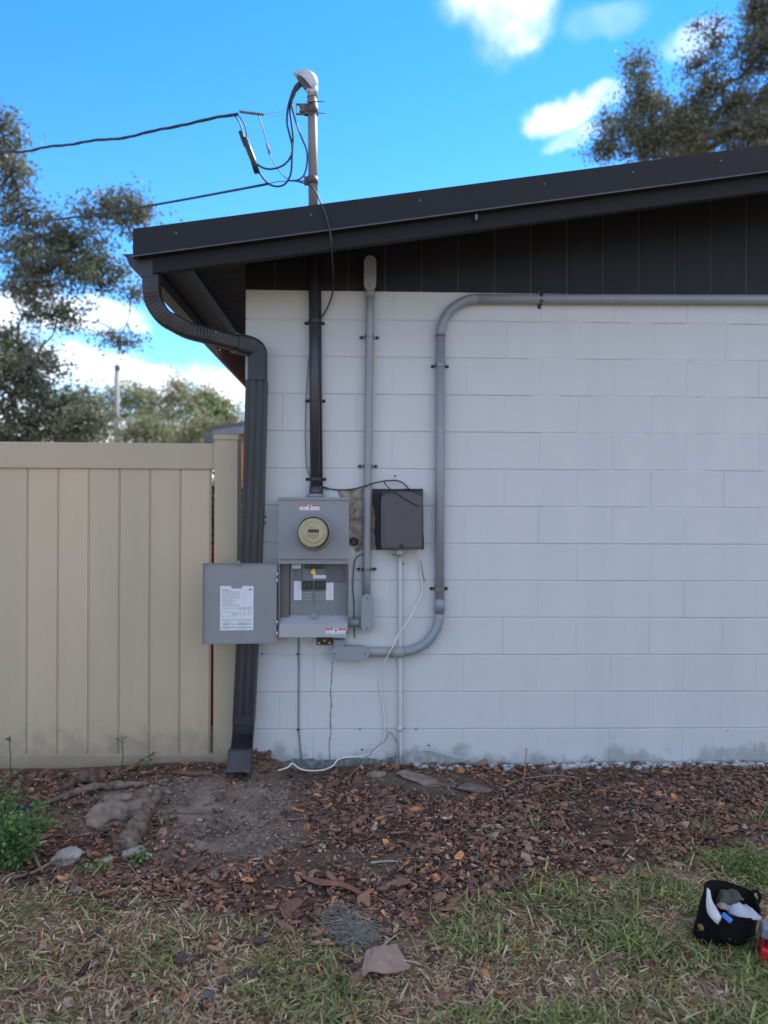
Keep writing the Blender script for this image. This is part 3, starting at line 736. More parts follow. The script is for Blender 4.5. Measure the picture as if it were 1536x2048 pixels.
# weather hood
hc = P(610, 168, YM); nose = Vector((-.079, 0, .010))
vs = []; fs = []; nu, nv = 24, 16; rad = .070; cen = hc + Vector((.000, 0, .000))
pn = Vector((-(.72), 0, -.70)).normalized()
for i in range(nv + 1):
    th = math.pi * i / nv
    for k in range(nu):
        a = 2 * math.pi * k / nu; v = Vector((math.sin(th) * math.cos(a) * rad * 1.02, math.sin(th) * math.sin(a) * rad * .72, math.cos(th) * rad * 1.08))
        dd = v.dot(pn) - .002
        if dd > 0: v -= pn * dd
        v += Vector((-.012, 0, .006)) * max(0, -v.x / rad) ; vs.append(cen + v)
fs = [(i * nu + k, i * nu + (k + 1) % nu, (i + 1) * nu + (k + 1) % nu, (i + 1) * nu + k) for i in range(nv) for k in range(nu)]
hood = MB().add(vs, fs, True).build('weather_hood', M_ALU, ms); 
MB().lathe([(.056, -.002), (.056, .003)], cen + pn * .003, pn, 20).build('cable_insert', M_BLACK, hood)
MB().tube([P(624.6, 196, YM), P(625, 170, YM)], .0295, 18).build('collar', M_ALU, hood)
for dx in (-.022, .018): MB().lathe([(.007, 0), (.007, .008)], P(624, 187, YM) + Vector((dx, -.024, 0)), (0, -1, 0), 8).build('screw', M_ALU, hood)
# upper clamp with insulator
def clamp(py, h): 
    c = P(624.8, py, YM); o = MB().tube([c - Vector((0, 0, h / 2)), c + Vector((0, 0, h / 2))], .0305, 20)
    o.box((c.x - .044, c.y - .012, c.z - h / 2), (c.x - .026, c.y + .012, c.z + h / 2)); return o.build('clamp', mat('rusty_clamp', (.075, .055, .055), .6, .3, 40, .0006, 90), ms), c
cl, cc = clamp(220, .058)
for dz in (.029, -.033):
    MB().tube([cc + Vector((-.03, -.033, dz)), cc + Vector((.072, -.033, dz))], .0032, 8).build('bolt', M_CLIP, cl)
MB().lathe([(.012, 0), (.019, .003), (.019, .012), (.014, .018), (.014, .024), (.019, .030), (.019, .042), (.012, .046)], cc + Vector((-.052, -.0, -.020)), (0, 0, 1), 16).build('insulator', mat('brown_insulator', (.10, .08, .075), .3, .2, 20), cl)
MB().box(cc + Vector((-.085, -.008, .026)), cc + Vector((-.028, .008, .031))).box(cc + Vector((-.085, -.008, -.026)), cc + Vector((-.028, .008, -.021))).box(cc + Vector((-.088, -.008, -.026)), cc + Vector((-.083, .008, .031))).build('clevis', M_MAST, cl)
cl2, c2 = clamp(362, .040)
MB().tube([c2 + Vector((-.035, 0, -.002)), c2 + Vector((-.06, 0, .001)), P(598, 361, YM)], .004, 8).build('hook', M_GALV, cl2)

# wires; service drop
def wire(name, pts, r, m, parent=None, n=8, sm=6, **kw):
    return MB().tube(smooth(pts, sm), r, n).build(name, m, parent, **kw)
def PW(l, Y=YM):
    return [P(q[0], q[1], q[2] if len(q) > 2 else Y) for q in l]
sdp = thing('service_drop', P(530, 228, YM), 'twisted black overhead power cable ending in looped leads beside the mast', 'cable')
c0 = P(476, 229, YM); far = P(-260, 300, 2.6); cable = []
for k in range(60):
    t = k / 59; p = c0.lerp(far, t); p.z -= .30 * math.sin(math.pi * t) * .35; cable.append(p)
for ph in range(3):
    pts = []
    for i in range(240):
        t = i / 239; j = t * 59; a = int(min(j, 58)); p = cable[a].lerp(cable[a + 1], j - a); w = t * 60 + ph * 2.094
        pts.append(p + Vector((0, math.cos(w), math.sin(w))) * .0048 + Vector((0, 0, .006 * math.sin(t * 23) + .004 * math.sin(t * 51))))
    MB().tube(pts, .0046 if ph else .003, 6).build('strand', M_WIRE, sdp)
sd_ = wire('dead_end_clamp', PW([(479, 223), (500, 226), (528, 229)]), .0075, M_MAST, sdp)
wire('messenger', PW([(528, 229), (555, 224), (584, 220)]), .0014, M_GALV, sdp); wire('messenger', PW([(528, 229), (560, 231), (584, 222)]), .0012, M_GALV, sdp)
wire('lead', PW([(466, 229), (476, 240), (482, 255), (485, 268)]), .0035, M_WIRE, sdp)
wire('lead', PW([(476, 230), (484, 240), (491, 255), (493, 275)]), .0035, M_WIRE, sdp)
MB().tube(PW([(481, 263), (487, 280), (492, 292)]), .0125, 10).build('splice', M_BLACK, sdp)
MB().tube(PW([(489, 277), (500, 305), (506, 320), (514, 345)], -.06), .0165, 10).build('splice', M_BLACK, sdp)
wire('neutral_lead', PW([(516, 230), (522, 245), (528, 265), (533, 285), (538, 305), (548, 325), (565, 350), (582, 362)]), .0030, M_GREYW, sdp)
MB().tube(PW([(534, 289), (539, 307)]), .006, 8).build('splice', M_MAST, sdp)
wire('loop', PW([(510, 326), (530, 337), (550, 337), (570, 328), (583, 310), (584, 290), (578, 265), (574, 245), (576, 215), (585, 185), (595, 172)], -.06), .0055, M_WIRE, sdp)
wire('loop', PW([(518, 344), (535, 366), (555, 373), (572, 366), (582, 345), (584, 310), (586, 275), (582, 240), (580, 215), (588, 188), (598, 174)], -.052), .0055, M_WIRE, sdp)
wire('loop', PW([(580, 362), (595, 360), (608, 350), (614, 325), (613, 300), (603, 275), (592, 245), (585, 220), (583, 205), (590, 184), (600, 172)], -.075), .0045, M_WIRE, sdp)
MB().tube(smooth(PW([(600, 168), (590, 180), (584, 195), (581, 208)], -.055)), [.016] * 6 + [.013] * 6 + [.010] * 7, 12).build('cable_bundle', M_WIRE, sdp)

tl = thing('telephone_line', P(600, 362, YM), 'thin lower overhead line strung to the mast then dropped over the roof edge', 'cable')
f2 = P(-250, 452, 2.6); a_ = P(535, 368, YM); mid = []
for k in range(30):
    t = k / 29; p = a_.lerp(f2, t); p.z -= .09 * math.sin(math.pi * t); mid.append(p)
MB().tube(mid, .0068, 8).build('span', mat('bluish_black_line', (.02, .03, .05), .5, .2, 20), tl)
wire('messenger', PW([(535, 368), (560, 363), (596, 362)]), .0022, M_WIRE, tl)
zz = lambda px, py, y: P(px, py, y)
wire('drop', [P(585, 361, YM), P(600, 364, -.09), P(622, 372, -.1), P(634, 388, -.2), P(641, 405, -.46), P(648, 420, -.515), P(656, 445, -.525), P(661, 468, -.53), P(663, 490, -.52), P(664, 505, -.47), P(666, 540, -.2), P(667, 565, -.06), P(664, 590, -.03), P(655, 615, -.03), P(641, 638, -.03)], .0045, mat('brown_black_cable', (.028, .022, .022), .5, .2, 20), tl)
wire('tail', PW([(641, 638), (632, 660), (620, 700), (614, 760), (611, 830), (611, 900), (616, 945), (640, 975), (668, 978)], -.008), .0022, M_GREYW, tl)

# ------------------------------------------------------------------ meter and breaker panel
YB = -.125
mp = thing('meter_panel', P(628, 1275, 0), 'grey steel electric meter and breaker cabinet on the wall with its door open', 'electric meter')
TL = P(558, 995, YB); TR = P(699, 995, YB); ML = P(558, 1122, YB); BR = P(695, 1275, YB)
x0, x1 = TL.x + .001, P(697, 1100, YB).x; zt, zm, zb = TL.z, P(558, 1118, YB).z, BR.z
MB().box((x0, YB + .012, zm - .006), (x1, -.002, zt - .006)).build('meter_housing', M_STEEL, mp, bevel=.003)
mc = MB().box((x0 - .003, YB - .004, zm), (x1 + .003, YB + .011, zt - .002)).build('meter_cover', M_STEEL, mp, bevel=.003)
MB().box((x0 - .005, YB - .010, zt - .013), (x1 + .005, YB + .03, zt + .002)).build('top_hood', M_STEEL, mp, bevel=.002)
MB().box((x0 - .002, YB - .012, zm - .001), (x1 + .002, YB - .004, zm + .004)).build('lip', M_STEEL, mc, bevel=.001)
MB().box((x0 - .001, YB - .003, zm - .026), (x1 + .001, YB + .012, zm - .002)).build('cross_rail', M_STEEL, mp, bevel=.002)
# lower enclosure: back, sides
th = .003; zl = zm - .027
yd = -.058   # dead front plane
MB().box((x0, YB + .004, zb), (x0 + th, -.002, zl)).box((x1 - th, YB + .004, zb), (x1, -.002, zl)).box((x0 + th, -.006, zb), (x1 - th, -.002, zl)).box((x0 + th, YB + .02, zb), (x1 - th, -.0065, zb + th)).build('enclosure', M_STEEL, mp)
xi = P(580, 1180, yd).x
df = MB().box((xi, yd, zb + .10), (x1 - .006, yd + .004, zl - .002)).build('dead_front', M_STEEL2, mp, bevel=.001)
MB().box((x0 + .004, yd - .018, zb + .10), (xi - .003, yd + .003, zl - .002)).build('side_filler', mat('brown_grey_panel', (.115, .105, .105), .5, .1, 20), mp)
za = P(628, 1231, -.06).z; zc2 = P(628, 1249, YB).z
cp = MB().prism([(yd - .002, za), (YB - .003, zc2), (YB - .003, zb + .001), (yd + .03, zb + .001), (yd + .03, za)], x0 + .004, x1 - .004, axis='X').build('wire_cover', mat('enamel_sky_sheen', (.34, .35, .375), .3, .04, 6), mp, bevel=.0015)  # sky glare on the sloping top is put into the cover's paler colour
tag(cp)
p = P(628, 1231, -.093); MB().lathe([(.016, 0), (.016, .003), (.011, .0035), (.011, .002)], p, (0, -1, .35), 20).build('seal_knob', M_STEEL, mp)
# breakers etc. on dead front
def rp(name, a, b, y, d, m, par=df, bev=.0008):
    A_, B_ = P(*a, y), P(*b, y); return MB().box((A_.x, y - d, B_.z), (B_.x, y, A_.z)).build(name, m, par, bevel=bev)
yq = yd - .0005
rp('plate', (650, 1127), (689, 1165), yq, .003, M_STEEL3); rp('plate', (588, 1128), (606, 1162), yq, .0025, M_STEEL3); rp('plate', (606, 1127), (648, 1150), yq, .002, M_STEEL2)
for i in range(8): rp('vent_louvre', (589, 1141 + i * 2.6), (602, 1142.2 + i * 2.6), yq - .003, .0012, M_STEEL2, bev=0)
for a_, b_ in (((604, 1161), (625, 1179)), ((630, 1161), (651, 1179)), ((609, 1125.5), (623, 1137)), ((634, 1125.5), (647, 1137))):
    o = rp('breaker', a_, b_, yq - .0005, .014, M_BLACK); cx_, cz_ = (a_[0] + b_[0]) / 2, (a_[1] + b_[1]) / 2
    for s_ in (-4, 4): rp('toggle', (cx_ + s_ - 2.2, cz_ - 3.5), (cx_ + s_ + 2.2, cz_ + 3), yq - .0147, .008, mat('breaker_toggle', (.04, .04, .045), .3, .1, 30), o)
rp('main_switch', (624, 1121), (634, 1137), yq - .003, .04, M_BLACK)
rp('breaker_rail', (627, 1160), (629, 1218), yq - .0003, .004, M_STEEL2)
for y_ in (1184, 1190, 1196):
    rp('blank_cover', (604, y_), (625, y_ + 4.2), yq - .0002, .003, M_STEEL); rp('blank_cover', (630, y_), (651, y_ + 4.2), yq - .0002, .003, M_STEEL)
for a_, b_ in (((588, 1160), (603, 1200)), ((652, 1160), (667, 1200))):
    o = rp('paper_label', a_, b_, yq - .001, .0012, M_PAPER, bev=0)
    for k in range(5): rp('print', (a_[0] + 2.5, a_[1] + 6 + k * 7), (b_[0] - 2.5, a_[1] + 6.6 + k * 7), yq - .0026, .0004, mat('faint_ink', (.42, .42, .5), .7, .1, 30), o, bev=0)
rp('paper_label', (626, 1150), (652, 1157), yq - .0041, .001, M_PAPER, bev=0); rp('paper_label', (584, 1129), (602, 1137), yq - .0035, .001, M_PAPER, bev=0)
# padlock tag
q = [P(*v, yq - .03) for v in ((625.5, 1136), (630, 1136), (632, 1149), (628, 1150), (621, 1146))]
MB().prism([(v.x, v.z) for v in q], yq - .032, yq - .030).build('yellow_tag', M_YEL, df)
wire('tag_wire', [P(628, 1124, yq - .044), P(625, 1129, yq - .048), P(627, 1137, yq - .034)], .0016, M_BLACK, df)
# meter
c = P(627, 1065, YB - .03); mt = MB().lathe([(.099, 0), (.099, .006), (.094, .014), (.088, .018)], (c.x, YB - .0042, c.z), (0, -1, 0), 40).build('meter_ring', M_STEEL, mc)
mtr = MB().lathe([(.080, .0), (.080, .018), (.083, .019), (.083, .040), (.080, .042), (.074, .070), (.0725, .072)], (c.x, YB - .020, c.z), (0, -1, 0), 40).build('electric_meter', M_BLACK, mp)
fc = MB().lathe([(.0745, 0), (.0755, .012), (.073, .022), (.069, .026)], (c.x, YB - .082, c.z), (0, -1, 0), 40).build('meter_face', M_CREAM, mtr)
YF = YB - .1085; c = P(627, 1066, YF)
fr = MB().lathe([(.049, 0), (.051, .002), (.047, .003)], (c.x, YF, c.z), (0, -1, 0), 36).build('face_plate', mat('cream_light', (.60, .52, .34), .5, .05, 20), mtr)
def fq(name, dx0, dx1, dz0, dz1, m, y=YF - .0036, d=.0006, par=mtr): return MB().box((c.x + dx0, y - d, c.z + dz0), (c.x + dx1, y, c.z + dz1)).build(name, m, par)
fq('display', -.028, .028, .002, .020, M_LCD, d=.002)
for k in range(6): fq('display_digit', -.021 + k * .0072, -.0165 + k * .0072, .006, .016, M_BLACK, y=YF - .0057)
for k, (w_, z_) in enumerate(((.034, -.010), (.026, -.016), (.030, -.022), (.016, -.030), (.022, .030))): fq('print', -w_ + (0 if k > 2 else -.004), w_ - (0 if k % 2 else .006), z_, z_ + .0022, mat('brown_ink', (.24, .2, .11), .7, .1, 50))
gl_ = bpy.data.materials.new('clear_cover'); gl_.use_nodes = True; g_ = gl_.node_tree.nodes['Principled BSDF']; g_.inputs['Transmission Weight'].default_value = 1; g_.inputs['Roughness'].default_value = .04; g_.inputs['IOR'].default_value = 1.1
MB().lathe([(.0775, 0), (.0775, .03), (.070, .036), (.05, .038), (.001, .0385)], (c.x, YB - .082, c.z), (0, -1, 0), 40).build('glass_cover', gl_, mtr)
def sticker(a, b, y, par):
    o = rp('warning_sticker', a, b, y, .0008, M_PAPER, par, 0); w = b[0] - a[0]; h = b[1] - a[1]; yy = y - .0011
    rp('red_band', a, (a[0] + w * .38, a[1] + h * .3), yy, .0004, M_RED, o, 0); rp('red_band', (a[0] + w * .62, a[1]), (b[0], a[1] + h * .3), yy, .0004, M_RED, o, 0)
    cx_ = a[0] + w * .5; cy_ = a[1] + h * .45
    q = [P(cx_ + dx, cy_ + dy, yy) for dx, dy in ((-2.4, -1.5), (-.6, -4), (2, -3.2), (2.6, -.5), (.6, .6), (1.2, 4), (-.8, 4.2), (-.2, .4))]
    MB().prism([(v.x, v.z) for v in q], yy - .0006, yy - .0001).build('hazard_mark', M_INK, o)
    for k in range(3):
        for s_ in (.04, .64): rp('print', (a[0] + w * s_, a[1] + h * (.46 + .17 * k)), (a[0] + w * (s_ + .3), a[1] + h * (.51 + .17 * k)), yy, .0003, mat('pale_red_ink', (.6, .42, .45), .7, .1, 30), o, 0)
sticker((599, 1010), (639, 1020.5), YB - .0045, mc); sticker((651, 1257), (692, 1267.5), YB - .0035, mp)
for a_ in ((571, 1100), (686, 1012)):
    p = P(*a_, YB - .004); MB().lathe([(.003, 0), (.003, .001)], p, (0, -1, 0), 8).build('dimple', M_STEEL2, mc)
# open door
hx = P(553, 1200, YB).x; dw = P(407, 1200, YB - .02).x
ang = R(4.0); hp = Vector((hx, YB + .006, 0)); dm = Matrix.Translation(hp) @ Matrix.Rotation(ang, 4, 'Z')
w_ = .384; z0, z1 = P(480, 1286.5, YB).z, P(480, 1126, YB).z
door = MB().box((-w_, 0, z0), (0, .0025, z1), dm).box((-w_, -.014, z0), (-w_ + .0025, 0, z1), dm).box((-w_ + .0025, -.014, z0), (0, 0, z0 + .0025), dm).box((-w_ + .0025, -.010, z1 - .0025), (0, 0, z1), dm).build('door', M_STEEL, mp, bevel=.0009)
def dq(name, a, b, y, m, d=.0006, par=door):   # on the door: fractions of width/height
    return MB().box((-w_ + a[0] * w_, -y - d, z1 - a[1] * (z1 - z0)), (-w_ + b[0] * w_, -y, z1 - b[1] * (z1 - z0)), dm).build(name, m, par)
pl = dq('printed_label', (.235, .285), (.685, .835), .0004, M_PAPER); pm = mat('print_grey', (.22, .23, .28), .7, .1, 50)
dq('label_tab', (.385, .283), (.53, .315), .0012, M_STEEL, par=pl)
random.seed(5)
for k in range(17):
    y_ = .325 + k * .0135; w2 = random.uniform(.14, .26) if k > 1 else .1; dq('print', (.26, y_), (.26 + w2, y_ + .004 + (.002 if k < 2 else 0)), .0011, pm, .0002, pl)
    if k % 2: dq('print', (.53, y_), (.53 + random.uniform(.04, .12), y_ + .004), .0011, mat('faint_ink', (0, 0, 0)), .0002, pl)
for (a_, b_) in (((.255, .565), (.665, .568)), ((.255, .60), (.36, .603)), ((.255, .66), (.36, .663)), ((.50, .55), (.665, .553)), ((.50, .64), (.665, .643)), ((.255, .70), (.665, .704)), ((.255, .755), (.665, .76)), ((.255, .80), (.665, .805)), ((.5, .55), (.503, .643)), ((.56, .55), (.563, .643)), ((.62, .55), (.623, .643)), ((.255, .60), (.258, .663)), ((.36, .60), (.363, .663)), ((.5, .58), (.665, .582)), ((.5, .61), (.665, .612))):
    dq('print', a_, b_, .0011, M_INK, .0002, pl)
for k in range(14): y_ = .715 + (k % 7) * .0165; a_ = .27 + (k // 7) * .2; dq('print', (a_, y_), (a_ + random.uniform(.08, .18), y_ + .004), .0011, pm, .0002, pl)
for k in range(5): dq('print', (.39, .61 + k * .012), (.39 + random.uniform(.05, .09), .614 + k * .012), .0011, pm, .0002, pl)
dq('print', (.62, .32), (.66, .335), .0011, M_INK, .0002, pl)
kp = dm @ Vector((-w_ + .485 * w_, -.012, z1 + .002)); MB().lathe([(.012, 0), (.013, .004), (.009, .011)], kp, (0, -1, 0), 16).build('latch', M_STEEL2, door)
MB().box((-w_ + .475 * w_, -.010, z1 - .002), (-w_ + .495 * w_, -.002, z1 + .012), dm).build('latch_tab', M_STEEL2, door)
for zf in (.14, .22, .74, .88):
    MB().tube([Vector((hx + .004, YB - .004, z1 - zf * (z1 - z0) - .012)), Vector((hx + .004, YB - .004, z1 - zf * (z1 - z0) + .012))], .005, 10).build('hinge', M_GALV, mp)
p = P(692, 1264, YB); MB().box((p.x, YB - .004, p.z - .01), (p.x + .006, YB + .02, p.z + .006)).build('hasp', M_BLACK, mp)

bo = thing('bonding_bridge', P(648, 1283, -.05), 'small black grounding block with brass screws just beneath the meter cabinet', 'terminal block')
A_, B_ = P(633, 1275.5, -.06), P(664, 1290, -.06)
bk = MB().box((A_.x, -.062, B_.z), (B_.x, -.003, A_.z)).build('block', M_BLACK, bo, bevel=.002)
for k, x_ in enumerate((638, 649, 659)):
    p = P(x_, 1281 if k == 1 else 1286, -.062); MB().lathe([(.0055, 0), (.0055, .003)], p, (0, -1, 0), 10).build('screw', mat('brass', (.55, .36, .1), .35, .1, 30, metal=.8), bo)

# ------------------------------------------------------------------ network box
nb = thing('network_box', P(803, 1100, 0), 'dark grey plastic utility box with arched lid, right of the meter cabinet', 'utility box')
YN = -.085
A_, B_ = P(762, 983, YN), P(845, 1099, YN)
MB().box((A_.x + .004, -.066, B_.z + .004), (B_.x + .002, -.0095, A_.z + .002)).build('base', M_BLACK, nb, bevel=.005)
def arch(x0, x1, z0, z1, rise, n=12, r_=.012):
    o = [(x0 + r_, z0), (x1 - r_, z0), (x1, z0 + r_)]
    for k in range(n + 1): t = k / n; o.append((x1 + (x0 - x1) * t, z1 - rise + rise * math.sin(math.pi * t) ** .6))
    return o + [(x0, z0 + r_)]
MB().prism(arch(A_.x, B_.x, B_.z, A_.z, .032), -.0665, -.092).build('lid', M_NID, nb, bevel=.006)
MB().prism(arch(A_.x + .018, B_.x - .006, B_.z + .012, A_.z - .008, .028), -.0925, -.0965).build('lid_panel', M_NID, nb, bevel=.003)
p = P(803, 1092, -.098); MB().lathe([(.011, 0), (.011, .003), (.006, .0035), (.006, .001)], p, (0, -1, 0), 16).build('lock', M_BLACK, nb)
MB().box(P(793, 1100, -.05), Vector(P(806, 1110, -.08))).build('spout', M_PVC, nb, bevel=.002)
MB().box(P(783, 1108.5, -.03), Vector(P(807, 1110.5, -.07))).build('tab', M_BLACK, nb)
rs = thing('riser_conduit', P(800, 1535, -.012), 'thin white painted riser conduit from the dark grey box down to the soil', 'conduit')
ra = P(800, 1108, -.02); rb = P(801, 1548, -.02)
MB().tube([ra.lerp(rb, k / 10) for k in range(11)], .0105, 12).build('pipe', M_WALL, rs)
MB().tube([P(800.5, 1452, -.02), P(800.5, 1462, -.02)], .014, 12).build('collar', M_WALL, rs)
MB().tube(smooth([P(797, 1470, -.024), P(795, 1500, -.03), P(794, 1530, -.03)]), .005, 8).build('side_wire', M_GALV, rs)
for y_ in (1128, 1456): p = P(806, y_, -.004); MB().lathe([(.005, 0), (.005, .006)], p, (0, -1, 0), 8).build('screw', M_STEEL3, rs)

wl = wire('coax_cable', [P(640, 972, -.006), P(668, 979, -.006), P(700, 979, -.012), P(727, 973, -.062), P(745, 967, -.064), P(770, 962, -.03), P(792, 961, -.02), P(806, 966, -.02), P(818, 978, -.05)], .0038, M_WIRE, label='black cable looping from the mast over the top of the dark grey box', cat='cable')
wire('coax_cable', [P(768, 963, -.03), P(774, 972, -.08), P(790, 985, -.101), P(812, 999, -.102), P(830, 1009, -.102), P(846, 1017, -.085)], .0030, M_WIRE, label='short black wire lying diagonally across the lid of the dark grey box', cat='cable')
wc = [P(838, 1098, -.05), P(840, 1130, -.02), P(843, 1160, -.012), P(844, 1185, -.015), P(832, 1212, -.03), P(815, 1243, -.06), P(798, 1268, -.075), P(782, 1300, -.078), P(769, 1325, -.05), P(762, 1350, -.02), P(760, 1372, -.012), P(765, 1400, -.012), P(768, 1430, -.012), P(769, 1465, -.012), P(764, 1488, -.02), P(750, 1502, -.04), P(725, 1512, -.06), P(690, 1515, -.08), P(675, 1520, -.1), P(665, 1532, -.12), P(645, 1540, -.14), P(615, 1541, -.15), P(597, 1536, -.14), P(585, 1527, -.13), P(575, 1535, -.14), P(556, 1541, -.15)]
wire('loose_cable', wc, .0040, M_WHITEW, label='loose white cable hanging from the dark grey box and trailing on the soil', cat='cable')
wire('loose_cable', [P(841, 1120, -.03), P(846, 1150, -.008), P(851, 1162, -.006)], .0018, M_GREYW, label='short thin grey wire end just below the dark grey box', cat='cable')
wire('wire_loop', [P(797, 1490, -.025), P(788, 1475, -.03), P(779, 1464, -.04), P(772, 1478, -.05), P(755, 1494, -.06), P(735, 1512, -.08), P(720, 1532, -.12)] + [G(x, y) + Vector((0, 0, .01)) for x, y in ((700, 1556), (705, 1580), (740, 1590), (775, 1580), (790, 1560))], .0022, M_GREYW, label='springy thin grey wire looping out from the riser foot onto the soil', cat='cable')
gw = thing('ground_wire', P(600, 1535, -.01), 'thin grey ground wire running straight down the wall below the meter cabinet', 'cable')
wire('wire', PW([(597, 1276), (597.5, 1350), (597, 1440), (598, 1470), (601, 1500), (603, 1530)], -.008), .0038, M_GREYW, gw)
for x_, y_ in ((597, 1308), (597.5, 1459)): p = P(x_, y_, -.008); MB().box((p.x - .011, -.013, p.z - .004), (p.x + .005, -.002, p.z + .004)).build('clip', M_BLACK, gw)
wire('bonding_wire', PW([(728, 1108), (716, 1112), (709, 1124), (707, 1150), (706, 1175), (708, 1205), (708, 1240), (709, 1275)], -.008), .0030, M_GREENW, label='thin dark green wire stub hanging between the cabinet and the straight conduit', cat='cable')

# ------------------------------------------------------------------ fence
fe = thing('vinyl_fence', P(451, 1535, .04), 'beige vinyl privacy fence of tall vertical boards butting the house corner', 'fence')
YFn = .02
pT = P(427, 884, YFn); pB = P(474, 1560, YFn); px0, px1 = P(428, 1100, YFn).x, P(475, 1100, YFn).x
ztop = P(450, 872, YFn).z
MB().box((px0, YFn, -.3), (px1, YFn + .127, ztop)).build('post', M_BEIGE, fe, bevel=.004)
cxp, cyp = (px0 + px1) / 2, YFn + .0635; hw = (px1 - px0) / 2 + .004
MB().add([(cxp - hw, cyp - hw - .003, ztop - .02), (cxp + hw, cyp - hw - .003, ztop - .02), (cxp + hw, cyp + hw, ztop - .02), (cxp - hw, cyp + hw, ztop - .02), (cxp - hw, cyp - hw - .003, ztop + .006), (cxp + hw, cyp - hw - .003, ztop + .006), (cxp + hw, cyp + hw, ztop + .006), (cxp - hw, cyp + hw, ztop + .006), (cxp, cyp, ztop + .026)],
         [(0, 3, 2, 1), (0, 1, 5, 4), (1, 2, 6, 5), (2, 3, 7, 6), (3, 0, 4, 7), (4, 5, 8), (5, 6, 8), (6, 7, 8), (7, 4, 8)]).build('post_cap', M_BEIGE, fe, bevel=.0015)
XL = -3.6
Yr = YFn + .035
zr0, zr1 = P(200, 937, Yr).z, P(200, 885, Yr).z
MB().box((XL, Yr, zr0), (px0 - .001, Yr + .05, zr1)).build('top_rail', M_BEIGE, fe, bevel=.004)
zq0, zq1 = P(200, 1552, Yr).z, P(200, 1509, Yr).z
MB().box((XL, Yr, zq0 - .03), (px0 - .001, Yr + .05, zq1)).build('bottom_rail', M_BEIGE, fe, bevel=.005)
sx = P(361, 1200, Yr + .015).x; sw = 60.2 / F * 4.25
cols_ = [M_TAN, M_TAN2, M_TAN2, M_TAN2, M_TAN, M_TAN, M_TAN2, M_TAN2, M_TAN, M_TAN2, M_TAN2, M_TAN, M_TAN, M_TAN2]
k = 0; x = sx
while x > XL:
    m_ = MB(); a, b = x + .002, x + sw - .002; yy = Yr + .014
    m_.box((a, yy, zq1 - .01), (b - .006, yy + .022, zr0 + .01)).box((b - .0061, yy + .004, zq1 - .01), (b + .002, yy + .018, zr0 + .01))
    m_.build('slat', cols_[k % len(cols_)], fe, bevel=.0018); x -= sw; k += 1
MB().box((XL - .127, YFn, -.3), (XL, YFn + .127, ztop)).build('post', M_BEIGE, fe, bevel=.004)

# ------------------------------------------------------------------ behind the fence
nh = thing('shed', P(480, 1000, 9), 'shed with grey sloping roof and orange wall glimpsed between fence post and downspout', 'shed')
a = P(421, 852, 9); b = P(492, 842, 9); sl = (b.z - a.z) / (b.x - a.x)
MB().prism([(a.x, a.z), (a.x + 5, a.z + 5 * sl), (a.x + 5, a.z + 5 * sl - .05), (a.x, a.z - .05)], 9, 12).build('roof', M_GREYROOF, nh)
MB().prism([(a.x + .02, a.z - .055), (a.x + 5, a.z + 5 * sl - .055), (a.x + 5, a.z + 5 * sl - .2), (a.x + .02, a.z - .2)], 9.02, 9.06).build('fascia', mat('grey_trim', (.22, .22, .25), .6, .1, 9), nh)
MB().box((a.x - .12, 9.0, a.z - .28), (a.x + .02, 9.4, a.z - .12)).build('gutter', M_GREYROOF, nh)
xw = P(470, 900, 9.4).x
MB().box((xw, 9.4, -.1), (a.x + 4.8, 9.45, a.z + .04)).build('wall', M_ORANGE, nh)
for k in range(9): MB().box((xw + k * .28, 9.37, .0), (xw + k * .28 + .02, 9.398, a.z - .1)).build('batten', mat('dark_orange', (.4, .12, .03), .6, .1, 8), nh)

up = thing('utility_pole', P(234, 880, 26), 'distant pale grey utility pole rising from the far trees behind the fence', 'pole')
a = P(234, 737, 26); MB().tube([(a.x, 26, -1), (a.x, 26, a.z)], [.13, .09], 10).build('shaft', mat('pale_pole', (.30, .29, .28), .8, .15, 6), up)
MB().lathe([(.05, 0), (.11, .05), (.11, .2), (.05, .25)], (a.x + .02, 25.98, a.z - .1), (0, 0, 1), 10).build('pole_top', M_GREYROOF, up)


